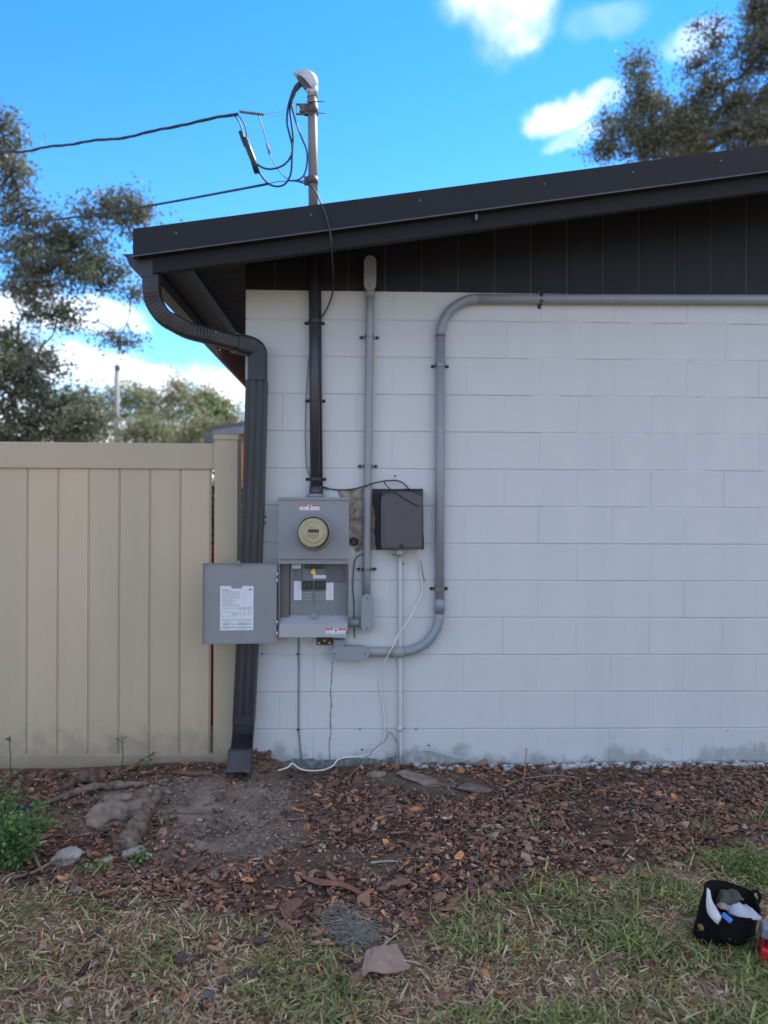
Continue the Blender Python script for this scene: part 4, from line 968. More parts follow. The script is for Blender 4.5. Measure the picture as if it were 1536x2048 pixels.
# ------------------------------------------------------------------ trees
LEAFQ = [(-.5, 0, 0), (0, -.26, .03), (.5, 0, 0), (0, .26, .03)]
def tree(name, label, base, trunk_h, blobs, leaf, nclump, per, spread, cols, group=None, limb_r=.18, cat='tree', twig=True, lean=(0, 0), cut=.0):
    """blobs: list of (centre Vector, (rx,ry,rz), weight)"""
    t = thing(name, base, label, cat, group); rs = RS
    bx = Vector(base); top = bx + Vector((lean[0], lean[1], trunk_h))
    mb = MB(); tr = [bx + Vector((0, 0, -.4)), bx + (top - bx) * .33 + Vector((rs.uniform(-.1, .1), 0, 0)), bx + (top - bx) * .7 + Vector((rs.uniform(-.12, .12), 0, 0)), top]
    mb.tube(smooth(tr, 4), [limb_r * (1.5 - .7 * k / 12) for k in range(13)], 10)
    W_ = np.array([b[2] for b in blobs], float); W_ /= W_.sum(); nodes = [top]
    conn = [(top, limb_r * .62, Vector((0, 0, 1)))]
    for c, r, w in sorted(blobs, key=lambda b: (b[0] - top).length):
        dt = (c - top).length; a, ra, da = min([q for q in conn if (q[0] - top).length < dt * .97] or conn[:1], key=lambda q: (q[0] - c).length + .08 * (q[0] - top).length)
        ln = (c - a).length; rb = max(.009, ra * (.36 if w < 1.5 else .55 if w < 2.6 else .75)); m1 = a.lerp(c, .3) + da * ln * .12 + Vector(rs.uniform(-.13, .13, 3)) * ln; m2 = a.lerp(c, .68) + Vector(rs.uniform(-.13, .13, 3)) * ln
        pts = smooth([a, m1, m2, c], 4); ra = ra if w > 1.5 else min(ra, rb * 1.8); mb.tube(pts, [ra * .9 + (rb - ra * .9) * (k / (len(pts) - 1)) ** .7 for k in range(len(pts))], 7); conn.append((c, rb * .75, (c - m2).normalized()))
        tip = c + Vector((rs.uniform(-.6, .6) * r[0], rs.uniform(-.4, .4) * r[1], rs.uniform(.1, .8) * r[2])); mb.tube([c, c.lerp(tip, .5) + Vector(rs.uniform(-.1, .1, 3)), tip], [rb * .7, rb * .4, .006], 5)
        nodes += pts[4:] + [c.lerp(tip, .5), tip]
    clumps = []
    idx = rs.choice(len(blobs), nclump, p=W_)
    for i in idx:
        c, r, w = blobs[i]
        v = rs.normal(size=3); v /= np.linalg.norm(v); v *= rs.uniform(.25, 1) ** .5
        p = np.array(c) + v * np.array(r); 
        n_ = mnoise.noise(Vector(p) * (1.1 / max(spread * 4, .5)) * 1.9)
        if n_ < cut and rs.rand() < .82: continue
        clumps.append(p)
    clumps = np.array(clumps)
    if twig:
        na = np.array([tuple(q) for q in nodes])
        for p in clumps:
            j = np.argmin(((na - p) ** 2).sum(1)); a = Vector(na[j]); b = Vector(p); m_ = a.lerp(b, .5) + Vector(rs.uniform(-.12, .12, 3)) * spread * 3
            mb.tube([a, m_, b], [limb_r * .07 + .003, limb_r * .04 + .002, .002], 4, cap=False)
    mb.build('trunk', M_BARK, t)
    n = len(clumps) * per; cen = np.repeat(clumps, per, 0)
    csz = np.repeat(rs.uniform(.5, 1.35, len(clumps)), per)[:, None]
    pos = cen + rs.normal(size=(n, 3)) * spread * csz * np.array([1, 1, .72])
    rm = rotmats(rs.uniform(0, 6.28, n), rs.normal(0, .9, n), rs.normal(0, .9, n)); s_ = leaf * rs.uniform(.6, 1.35, (n, 1)) * np.ones((1, 3))
    cc = np.array(cols)[rs.choice(len(cols), len(clumps))]; cc = np.repeat(cc, per, 0) * rs.uniform(.7, 1.35, (n, 1))
    o = scatter('crown', LEAFQ, [(0, 1, 2, 3)], pos, rm, s_, cc, M_LEAF); o.parent = t; o.matrix_parent_inverse = Matrix.Translation(base).inverted()
    tag(o, kind='stuff'); return t


OAK = [(.13, .15, .085), (.17, .19, .11), (.21, .22, .15), (.15, .15, .12)]
BRI = [(.19, .26, .08), (.25, .30, .10), (.15, .21, .07), (.26, .24, .15), (.30, .25, .19)]
def bl(D, lst):
    out = []
    for px, py, rx, ry, w in lst:
        c = P(px, py, D - 4.2); s = D / F; out.append((c + Vector((0, RS.uniform(-.6, .6), 0)), (rx * s, .75 * (rx + ry) / 2 * s, ry * s), w))
    return out
gtl = P(-40, 900, 7.5); gtl.z = 0
tree('oak_tree', 'large dark oak spreading above the fence at the left, nearest of the trees', gtl, 2.6,
     bl(11.7, [(10, 300, 55, 60, 3), (25, 390, 75, 60, 4), (70, 470, 90, 60, 5), (225, 395, 45, 35, 1.4), (270, 440, 45, 40, 1.4), (170, 500, 70, 45, 3), (130, 570, 90, 40, 3.2), (215, 545, 45, 35, 1.2),
               (40, 560, 60, 50, 2), (165, 400, 40, 30, .8), (250, 575, 28, 14, .5), (140, 650, 70, 26, 1.3), (215, 668, 50, 16, .7), (10, 690, 60, 50, 2.6), (50, 800, 85, 60, 6), (140, 830, 75, 50, 4.5), (190, 860, 55, 35, 2.5), (90, 745, 70, 40, 2.2), (70, 880, 140, 50, 5),
               (-160, 350, 150, 130, 6), (-190, 620, 150, 150, 6)]), .062, 2000, 40, .115, OAK, limb_r=.20, group='broad trees around the house')
gtr = P(1500, 900, 10); gtr.z = 0
tree('oak_tree', 'dark oak showing above the high right end of the roof', gtr, 4.5,
     bl(14.2, [(1230, 290, 38, 35, 1.2), (1262, 210, 30, 45, 1.2), (1222, 222, 26, 24, .6), (1262, 150, 26, 30, .5), (1200, 300, 30, 24, .6), (1310, 230, 55, 55, 3), (1405, 275, 55, 45, 3), (1375, 235, 45, 40, 2), (1300, 300, 60, 25, 2), (1340, 290, 70, 50, 3.2), (1390, 170, 45, 45, 1.6), (1415, 95, 20, 40, .7), (1390, 60, 18, 10, .15), (1440, 220, 70, 60, 4), (1480, 300, 80, 50, 4),
               (1500, 130, 50, 50, 3), (1530, 50, 55, 60, 3.5), (1545, 220, 60, 70, 4), (1490, 25, 25, 15, .6), (1640, 150, 110, 180, 8), (1620, 0, 90, 80, 4)]), .060, 2700, 34, .135, OAK, limb_r=.22, cut=-.04, group='broad trees around the house')
for i, (px, D, top, wd, lab) in enumerate([(150, 30, 752, 60, 'leafy green tree far off, just left of the distant pole'), (255, 34, 738, 62, 'leafy green tree far off, just right of the distant pole'), (345, 31, 742, 55, 'pinkish green thin crowned tree far off, centre of the gap above the fence'),
                                           (425, 28, 765, 52, 'bright green tree far off, next to the downspout'), (300, 24, 815, 60, 'low rounded green tree above the fence, in front of the taller far ones'), (400, 23, 818, 60, 'low rounded green tree above the fence, near its end post'), (490, 33, 790, 50, 'sparse twiggy tree far off, partly hidden by the downspout')]):
    b_ = P(px, 900, D - 4.2); b_.z = -.2
    tree('tree', lab, b_, 2.4, bl(D, [(px, top + 45, wd * .75, 35, 3), (px - wd * .5, top + 70, wd * .6, 35, 2), (px + wd * .5, top + 72, wd * .6, 35, 2), (px, top + 110, wd * 1.1, 50, 4)]),
         .13 if D > 25 else .10, 210 if i != 6 else 90, 44, .27, BRI if i != 2 else [BRI[3], BRI[4], BRI[0]], limb_r=.13, group='far trees behind the fence')
OUT = ['bushy evergreen left of the frame, level with the shed', 'wide evergreen farther left of the frame', 'bushy evergreen behind the house to the right', 'evergreen close beyond the right end of the house', 'evergreen nearest the fence, left of the frame', 'tall evergreen straight behind the house roof', 'evergreen at the far left beyond all others', 'evergreen at the far right beyond all others']

def shrub_behind():
    c = P(430, 1250, 1.1); c.z = 0
    tree('shrub', 'dark green shrub behind the fence, seen through the gap beside its end post', c, .5, [(c + Vector((0, 0, 1.2)), (.32, .3, .45), 3), (c + Vector((-.1, 0, .5)), (.35, .3, .4), 2)], .05, 120, 30, .08, [(.05, .09, .03), (.07, .11, .04)], limb_r=.03, cat='shrub')
    r = P(424, 1110, .8); MB().box((r.x - .10, .8, 0), (r.x + .10, 1.0, r.z)).lathe([(.10, 0), (.08, .05)], (r.x, .9, r.z), (0, 0, 1), 12).build('fuel_can', M_REDP, None, bevel=.01, label='red container behind the fence, glimpsed through the gap beside its end post', cat='container')
shrub_behind()
# more trees around, outside the frame, so the place goes on
for i, (x, y_) in enumerate([(-9, 13), (-14, 9), (12, 16), (16, 8), (-11, 2), (5, 26), (-20, 24), (22, 20)]):
    c = Vector((x, y_, 4.5)); tree('tree', OUT[i], (x, y_, 0), 2.6, [(c, (2.4, 2.4, 1.6), 3), (c + Vector((1, .5, -1.2)), (1.8, 1.8, 1), 2), (c + Vector((-1, 0, 1)), (1.6, 1.6, 1.2), 2)], .15, 110, 30, .36, BRI if i % 2 else OAK, twig=False, group='far trees behind the fence')

# ------------------------------------------------------------------ mulch and grass
def hnp(x, y): return np.array([H(a, b) for a, b in zip(x, y)])
def chips(n, name, label, test, size, cols, lift=.004):
    X = []; 
    while len(X) < n:
        x = random.uniform(-2.6, 3.2); y = -.012 - (random.random() ** .8) * 2.6
        w = test(x, y)
        if random.random() < w: X.append((x, y))
    X = np.array(X); z = hnp(X[:, 0], X[:, 1]) + lift + RS.rand(n) * .012
    pos = np.column_stack([X, z]); k = 6
    a = np.linspace(0, 2 * np.pi, k, endpoint=False)[None] + RS.uniform(-.35, .35, (n, k)); r = RS.uniform(.6, 1.1, (n, k))
    top = np.stack([np.cos(a) * r, np.sin(a) * r, np.full((n, k), .5) + RS.uniform(-.3, .3, (n, k))], -1); bot = np.stack([np.cos(a) * r * .9, np.sin(a) * r * .9, np.full((n, k), -.5)], -1)
    cen = np.stack([RS.uniform(-.2, .2, n), RS.uniform(-.2, .2, n), RS.uniform(.6, 1.2, n)], -1)[:, None]
    tv = np.concatenate([top, bot, cen], 1)
    tf = [(i, (i + 1) % k, 12) for i in range(k)] + [(i, k + i, (i + 1) % k) for i in range(k)] + [((i + 1) % k, k + i, k + (i + 1) % k) for i in range(k)]
    L_ = size * np.exp(RS.normal(0, .5, n)); s_ = np.stack([L_, L_ * RS.uniform(.3, .7, n), np.minimum(L_ * .22, .006)], -1)
    rm = rotmats(RS.uniform(0, 6.28, n), RS.normal(0, .3, n), RS.normal(0, .3, n))
    c = np.array([q[:3] for q in cols]); w = np.array([q[3] for q in cols]); w = w / w.sum(); cc = c[RS.choice(len(c), n, p=w)] * RS.uniform(.65, 1.35, (n, 1))
    o = scatter(name, tv, tf, pos, rm, s_, cc, M_CHIP); tag(o, label, 'mulch', kind='stuff'); return o


MUL = [(.17, .085, .058, 5), (.26, .128, .082, 5), (.060, .034, .026, 3), (.31, .165, .10, 2.6), (.58, .24, .09, 1.5), (.42, .29, .19, 1.0), (.21, .15, .125, 1.6), (.50, .41, .31, .2)]
def w_mulch(x, y):
    s = soft(SAND, x, y, .11); d = max(soft(DIRT, x, y, .03), soft(DIRT2, x, y, .03)); g = gb(x) - y + .10 * mnoise.noise(Vector((x * 5, y * 5, 1)))
    w = 1.0 if g < 0 else max(0.0, 1 - g / .12) * .55 + (.10 if x < .6 else .02)
    if x < -1.15: w *= .45
    bare = max(0, min(1, 2.6 * (mnoise.noise(Vector((x * 2.3, y * 3.5, 31))) - .02)))
    if y > gb(x): w *= 1 - .75 * bare
    s = max(0, s + .55 * mnoise.noise(Vector((x * 7, y * 7, 2))) * (1 if 0 < s < 1 else .12))
    return w * max(.03, 1 - 1.0 * min(1, s)) * (1 - .85 * d)
random.seed(3)
chips(30000, 'bark_mulch', 'dark brown bark mulch covering the bed along the wall', w_mulch, .0108, MUL)
chips(1100, 'bark_mulch', 'larger dark bark flakes lying over the finer mulch', lambda x, y: w_mulch(x, y), .018, [c for c in MUL if c[3] >= 2], .006)


random.seed(4)
chips(7000, 'soil_crumbs', 'sandy crumbs and grit loose on the bare soil', lambda x, y: max(soft(SAND, x, y, .08), .6 * soft(DIRT, x, y), .6 * soft(DIRT2, x, y)) * max(.15, .6 + 1.2 * mnoise.noise(Vector((x * 6, y * 6, 7)))), .0042, [(.26, .20, .16, 4), (.42, .33, .27, 2), (.12, .08, .06, 3), (.20, .10, .06, 1.2), (.55, .48, .42, .4)], .0005)


def blades(n, name, label, test, length, width, cols, flat, xr=(-2.1, 2.2), yr=(-2.75, -.85), lift=0, cat='grass'):
    X = []
    while len(X) < n:
        x = random.uniform(*xr); y = random.uniform(*yr)
        if random.random() < test(x, y): X.append((x, y))
    X = np.array(X); pos = np.column_stack([X, hnp(X[:, 0], X[:, 1]) + lift + RS.rand(n) * .006])
    # a bent blade: 7 verts as 3 quads (last pair narrow)
    t = np.array([0, .35, .7, 1.0]); bend = RS.uniform(.1, 1.1, n); wd = np.array([.7, 1, .8, .12])
    tv = np.zeros((n, 8, 3))
    for i, u in enumerate(t):
        yb = np.sin(u * bend) / np.maximum(bend, .1); zb_ = -(1 - np.cos(u * bend)) / np.maximum(bend, .1)
        for s_ in (0, 1): tv[:, 2 * i + s_, 0] = (-1 if s_ == 0 else 1) * wd[i] * .5; tv[:, 2 * i + s_, 1] = yb; tv[:, 2 * i + s_, 2] = zb_
    tf = [(0, 1, 3, 2), (2, 3, 5, 4), (4, 5, 7, 6)]
    L_ = length * np.exp(RS.normal(0, .35, n)); s_ = np.stack([width * RS.uniform(.6, 1.3, n), L_, L_], -1)
    pit = np.clip(RS.normal(flat, .35, n), .05, 1.5)
    rm = rotmats(RS.uniform(0, 6.28, n), pit, RS.normal(0, .4, n))
    c = np.array([q[:3] for q in cols]); w = np.array([q[3] for q in cols]); w = w / w.sum(); cc = c[RS.choice(len(c), n, p=w)] * RS.uniform(.7, 1.3, (n, 1))
    o = scatter(name, tv, tf, pos, rm, s_, cc, M_BLADE, True); tag(o, label, cat, kind='stuff'); return o


GRN = [(.20, .245, .07, 3), (.28, .32, .085, 3), (.13, .185, .065, 2), (.44, .42, .15, 2)]
STR = [(.62, .45, .28, 4), (.48, .33, .20, 3), (.76, .59, .39, 2), (.34, .20, .12, 2), (.5, .21, .09, .8)]
def g_in(x, y): return gb(x) - y + .14 * mnoise.noise(Vector((x * 4.5, y * 4.5, 5)))
def w_green(x, y):
    g = g_in(x, y)
    if g < -.02: return 0
    base = .34 + .66 * max(0, min(1, (x + .5) / 1.0)); cl = max(.06, min(1, .5 + 2.4 * mnoise.noise(Vector((x * 3.6, y * 3.6, 9)))))
    return base * cl * min(1, .15 + g * 3)
def w_straw(x, y):
    g = g_in(x, y)
    if g < -.02: return 0
    return min(1, .1 + g * 2.5) * (1 - .30 * max(0, min(1, (x + .2) / 1.2))) * max(.35, min(1, .7 + mnoise.noise(Vector((x * 3, y * 3, 19)))))
blades(40000, 'lawn_grass', 'short patchy green lawn grass in the foreground', w_green, .050, .0056, GRN, .42)
blades(62000, 'dead_grass', 'dry tan straw lying through the lawn', w_straw, .031, .0048, STR, .28, lift=.004)
# sparse dead needles over the mulch
blades(900, 'dry_needles', 'dry needles and fine twigs scattered over the mulch bed', lambda x, y: w_mulch(x, y), .055, .0026, STR, .12, yr=(-2.0, -.03), lift=.010, cat='debris')

# ------------------------------------------------------------------ things on the ground
def rock(name, c, s, m, label, cat='rock', seed=0, group=None, flat=1, sink=.35, parent=None):
    bm = bmesh.new(); bmesh.ops.create_icosphere(bm, subdivisions=3, radius=1)
    for v in bm.verts:
        n = 1 + .30 * mnoise.noise(v.co * 1.1 + Vector((seed * 7.1, 0, 0))) + .13 * mnoise.noise(v.co * 3 + Vector((seed, 3, 0)))
        v.co = Vector((round(v.co.x * n * 3) / 3 * .25 + v.co.x * n * .75, v.co.y * n, v.co.z * n)); v.co = Vector((v.co.x * s[0], v.co.y * s[1], v.co.z * s[2]))
    me = bpy.data.meshes.new(name); bm.to_mesh(me); bm.free(); me.materials.append(m)
    o = bpy.data.objects.new(name, me); COL.objects.link(o); z = H(c.x, c.y)
    o.location = (c.x, c.y, z + s[2] * (1 - 2 * sink)); o.rotation_euler = (random.uniform(-.15, .15), random.uniform(-.15, .15), random.uniform(0, 3))
    return tag(o, label, cat, group)
rock('rock', G(218, 1630), (.11, .10, .035), M_ROCK2, 'broad flat brown stone half buried left of the log', seed=1)
rock('rock', G(240, 1600), (.07, .05, .022), M_ROCK2, 'small brown stone behind the flat one near the upper end of the log', seed=11)
rock('rock', G(133, 1722), (.062, .05, .035), M_ROCK, 'pale grey angular rock near the leafy weed', seed=2)
rock('rock', G(270, 1708), (.055, .035, .024), M_ROCK, 'pale whitish rock at the lower end of the log', seed=3)
rock('rock', G(212, 1722), (.030, .022, .012), M_ROCK, 'small grey stone between the two pale rocks', seed=4)
rock('pebble', G(325, 1686), (.012, .009, .008), mat('white_pebble', (.6, .6, .6), .7, .1, 20), 'tiny white pebble on the sand right of the log', 'pebble', 5)
rock('pebble', G(300, 1712), (.011, .007, .006), mat('white_pebble', (.6, .6, .6)), 'tiny white pebble beside the small green seedling', 'pebble', 6)
rock('pebble', G(1162, 1668), (.016, .012, .010), mat('cream_pebble', (.5, .42, .33), .7, .2, 30), 'cream pebble alone in the middle of the right mulch', 'pebble', 7)
rock('pebble', G(1452, 1617), (.017, .012, .009), mat('white_pebble', (.6, .6, .6)), 'white oval pebble in the mulch above the tool bag', 'pebble', 8)
rock('pebble', G(782, 1816), (.018, .012, .010), mat('clear_pebble', (.33, .34, .36), .4, .3, 30), 'pale grey pebble at the tip of the long bark strip', 'pebble', 9)
rock('pebble', G(655, 1858) , (.02, .016, .009), M_ROCK2, 'brown pebble beside the grey moss clump', 'pebble', 10)
rock('stone', G(430, 1752), (.035, .022, .010), M_ROCK2, 'flat grey brown stone at the lower edge of the sand', 'rock', 12)
rock('stone', G(420, 1990), (.03, .022, .012), mat('slate_stone', (.11, .11, .13), .8, .2, 20), 'slate grey stone in the straw near the bottom left', 'rock', 13)
rock('stone', G(930, 1578), (.14, .05, .012), mat('grey_slab', (.17, .125, .10), .9, .35, 14, .006, 30), 'low grey brown slab set in the soil near the wall', 'rock', 14, sink=.2)
rock('stone', G(840, 1562), (.12, .06, .014), M_ROCK2, 'low brown lump of packed earth against the wall foot', 'rock', 15, sink=.2)
rock('stone', G(752, 1552), (.05, .03, .02), M_ROCK2, 'rounded brown stone in the hollow beneath the white riser', 'rock', 16)
# rubble along the wall foot
random.seed(21)
rm_ = mat('white_rubble', (.30, .31, .31), .9, .2, 20, .004, 40, col2=(.50, .52, .53))
rub = MB()
for k in range(240):
    x = random.uniform(P(830, 1530, 0).x, 2.9); dens = 1 if x > 1.0 else .55
    if random.random() > dens: continue
    y_ = -.015 - abs(random.gauss(0, .03)); s_ = random.uniform(.006, .022); z = H(x, y_) + s_ * .3
    bm = bmesh.new(); bmesh.ops.create_icosphere(bm, subdivisions=1, radius=1); vs = [(x + v.co.x * s_ * 1.4 * (1 + .4 * mnoise.noise(v.co * 2 + Vector((k, 0, 0)))), y_ + v.co.y * s_, z + v.co.z * s_ * .65 * (1 + .4 * mnoise.noise(v.co * 2 + Vector((0, k, 0))))) for v in bm.verts]
    rub.add(vs, [tuple(v.index for v in f.verts) for f in bm.faces]); bm.free()
tag(rub.build('rubble', rm_, None), 'line of broken pale grey cement crumbs along the wall foot', 'rubble', kind='stuff')

def log(name, pts, rr, m, label, cat, seed=0, amp=.25, parent=None):
    pts = smooth(pts, 5); n = 12; rr = list(np.interp(np.linspace(0, 1, len(pts)), np.linspace(0, 1, len(rr)), rr)); mb = MB().tube(pts, rr, n)
    mb.v = [tuple(Vector(v) + Vector((0, 0, 1)) * amp * .02 * mnoise.noise(Vector(v) * 22 + Vector((seed, 0, 0))) + Vector((amp * .02 * mnoise.noise(Vector(v) * 18 + Vector((seed, 9, 0))), 0, 0))) for v in mb.v]
    return mb.build(name, m, parent, label=label, cat=cat)
def gz(px, py, dz): return G(px, py) + Vector((0, 0, dz))
log('log', [gz(238, 1712, .03), gz(262, 1690, .035), gz(285, 1650, .035), gz(305, 1618, .03), gz(322, 1596, .04)], [.036, .042, .034, .022, .014], M_LOG, 'short weathered log tapering up towards the wall on the sand', 'log', 1, .9)
log('root', [gz(80, 1620, .015), gz(130, 1600, .02), gz(190, 1585, .028), gz(250, 1578, .02), gz(300, 1572, .01)], [.010, .017, .020, .016, .008], M_LOG, 'dark root lying along the fence foot left of the sand', 'root', 2, .8)
log('root', [gz(120, 1590, .02), gz(150, 1575, .035), gz(185, 1568, .03), gz(200, 1580, .02)], [.014, .026, .024, .012], mat('dark_clod', (.045, .03, .022), .95, .4, 30, .02, 40, col2=(.16, .11, .08)), 'dark humped clod of roots against the fence base', 'root', 3, 1.2)
log('stick', [gz(0, 1768, .02), gz(60, 1757, .02), gz(118, 1735, .03), gz(180, 1728, .015)], [.005, .006, .006, .003], M_LOG, 'long thin grey stick lying before the leafy weed', 'stick', 4, .1)
log('stick', [gz(40, 1690, .05), gz(62, 1720, .04), gz(85, 1750, .015)], [.011, .007, .005], mat('tan_leaf_stem', (.24, .17, .12), .8, .2, 20), 'tan dry stem leaning in front of the leafy weed', 'stick', 5, .1)
log('stick', [gz(740, 1733, .015), gz(775, 1731, .018), gz(805, 1730, .014)], [.004, .004, .003], mat('pale_stick', (.33, .28, .25), .8, .2, 20), 'short pale stick in the mulch left of centre', 'stick', 6, .05)
log('stick', [gz(800, 1690, .02), gz(830, 1698, .016), gz(885, 1700, .012)], [.004, .003, .002], mat('brown_stick', (.14, .10, .075), .8, .2, 20), 'thin brown twig near the mossy earth patch in mulch', 'stick', 7, .05)
log('stick', [gz(340, 1628, .008), gz(380, 1630, .010), gz(410, 1631, .008)], [.003, .003, .002], mat('grey_stick', (.12, .13, .12), .8, .2, 20), 'thin greenish grey twig lying on the sand right of the log', 'stick', 8, .05)
log('stick', [gz(1040, 1566, .02), gz(1110, 1562, .03), gz(1170, 1568, .02), gz(1215, 1582, .01)], [.003, .003, .003, .002], mat('grey_stick2', (.2, .17, .15), .8, .2, 20), 'long curved grey twig on the mulch close to the wall', 'stick', 9, .05)
log('stick', [gz(1430, 1560, .015), gz(1470, 1572, .02), gz(1500, 1588, .012)], [.003, .003, .002], mat('grey_stick2', (.2, .17, .15)), 'thin brown twig on the mulch at the far right by the wall', 'stick', 10, .05)
log('stick', [gz(1046, 1580, .01), gz(1050, 1550, .05), gz(1055, 1522, .11)], [.004, .003, .002], mat('orange_stick', (.28, .13, .07), .8, .2, 20), 'upright reddish splinter standing in mulch by the wall', 'stick', 11, .05)

def strip(name, pts, ws, m, label, cat, cup=.3, th=.003):
    pts = smooth(pts, 5); ws = np.interp(np.linspace(0, 1, len(pts)), np.linspace(0, 1, len(ws)), ws); vs = []; n = 5
    for i, p in enumerate(pts):
        t = (pts[min(i + 1, len(pts) - 1)] - pts[max(i - 1, 0)]).normalized(); s = t.cross(Vector((0, 0, 1))).normalized()
        for k in range(n): u = -1 + 2 * k / (n - 1); vs.append(p + s * u * ws[i] + Vector((0, 0, 1)) * (cup * ws[i] * (1 - u * u) + .002 * mnoise.noise(p * 30 + Vector((k, 0, 0)))))
    o = MB().add(vs, [(i * n + k, i * n + k + 1, (i + 1) * n + k + 1, (i + 1) * n + k) for i in range(len(pts) - 1) for k in range(n - 1)], True).build(name, m, None, label=label, cat=cat)
    md = o.modifiers.new('solid', 'SOLIDIFY'); md.thickness = th; return o
strip('bark_strip', [gz(602, 1762, .02), gz(640, 1775, .022), gz(685, 1780, .022), gz(725, 1798, .018), gz(772, 1830, .010)], [.008, .024, .020, .010, .004], mat('red_bark', (.11, .045, .04), .75, .3, 18, .001, 40, col2=(.26, .11, .06)), 'long reddish brown bark strip in front of the mulch bed', 'bark')
strip('bark_strip', [gz(345, 1552, .02), gz(385, 1555, .022), gz(425, 1553, .02)], [.006, .018, .008], mat('red_bark', (0, 0, 0)), 'reddish bark sliver by the fence post foot', 'bark')
strip('bark_strip', [gz(228, 1556, .01), gz(265, 1544, .03), gz(312, 1524, .06)], [.006, .013, .004], mat('red_bark', (0, 0, 0)), 'reddish palm sliver leaning against the fence bottom rail', 'bark')
strip('bark_strip', [gz(18, 1700, .05), gz(45, 1712, .03), gz(60, 1735, .015)], [.006, .022, .005], mat('tan_leaf', (.26, .16, .10), .8, .2, 20), 'curled dry tan leaf beside the leafy weed', 'leaf')
random.seed(8)
for k, (px, py, s_, lab) in enumerate([(870, 1928, .030, 'flat maroon bark flake in the grass right of the cardboard'), (708, 1945, .024, 'maroon bark flake touching the left edge of the cardboard'), (500, 1958, .034, 'dark maroon bark flake in the lower left grass'), (462, 1975, .030, 'maroon bark flake beside the slate stone'), (370, 1930, .036, 'dark brown bark flake in the lower left straw'), (520, 1890, .026, 'brown bark flake at the lower edge of the mulch'), (1290, 1760, .026, 'orange brown bark flake at the edge of the lawn'), (1230, 1745, .02, 'small orange bark flake left of the other lawn edge flake'), (755, 1885, .016, 'bright orange bark chip beside the moss clump')]):
    c = gz(px, py, .022); o_ = []
    for a in np.arange(0, 6.2, .7): r_ = s_ * random.uniform(.65, 1.15); o_.append((c.x + r_ * math.cos(a), c.y + r_ * .75 * math.sin(a)))
    mb = MB().prism(o_, c.z - .005, c.z + .001, axis='Z')
    o = mb.build('bark_flake', mat('maroon_bark', (.075, .042, .04), .75, .25, 20, .002, 50) if k < 6 else mat('orange_bark', (.30, .12, .045), .75, .2, 20, .001, 50), None, bevel=.0015, label=lab, cat='bark')

# cardboard scrap
cb = thing('cardboard_scrap', G(770, 1950), 'torn flat piece of brown cardboard lying on the lawn, centre bottom', 'cardboard')
cbp = [G(738, 1920), G(793, 1903), G(820, 1963), G(735, 1966)]
n = 10; vs = []
for i in range(n + 1):
    for j in range(n + 1):
        u, v = i / n, j / n; p = cbp[0].lerp(cbp[1], u).lerp(cbp[3].lerp(cbp[2], u), v)
        vs.append(Vector((p.x, p.y, 0)) + Vector((.003 * mnoise.noise(Vector((u * 5, v * 5, 0))), .005 * mnoise.noise(Vector((v * 6, u * 5, 3))), H(p.x, p.y, False) + .034 + .006 * math.sin(u * 5 + v * 2) + .004 * mnoise.noise(Vector((u * 4, v * 4, 0))))))
o = MB().add(vs, [(i * (n + 1) + j, i * (n + 1) + j + 1, (i + 1) * (n + 1) + j + 1, (i + 1) * (n + 1) + j) for i in range(n) for j in range(n)], False).build('sheet', M_CARD, cb); md = o.modifiers.new('s', 'SOLIDIFY'); md.thickness = .004
fl_ = [gz(722, 1958, .02), gz(732, 1922, .034), gz(741, 1922, .042), gz(738, 1966, .038), gz(726, 1967, .022)]
o = MB().add(fl_, [(0, 1, 2, 3, 4)]).build('folded_flap', M_CARD, cb); md = o.modifiers.new('s', 'SOLIDIFY'); md.thickness = .003

# moss clump: tangled strands
ms_ = MB(); random.seed(12)
for k in range(1500):
    t = random.random(); c = G(675 + 55 * t + random.gauss(0, 17), 1838 + 50 * t + random.gauss(0, 10)); c.z = H(c.x, c.y) + .006 + abs(random.gauss(0, .010)); pts = [c]
    d = Vector((random.gauss(0, 1), random.gauss(0, 1), random.gauss(0, .3))).normalized() * .0055
    for s_ in range(4): d = (d + Vector((random.gauss(0, 1), random.gauss(0, 1), random.gauss(-.1, .4))) * .004); pts.append(pts[-1] + d)
    ms_.tube(pts, .0009, 3, cap=False)
tag(ms_.build('moss_clump', M_MOSS, None), 'grey tangle of hanging moss fallen on the edge of the lawn', 'moss')

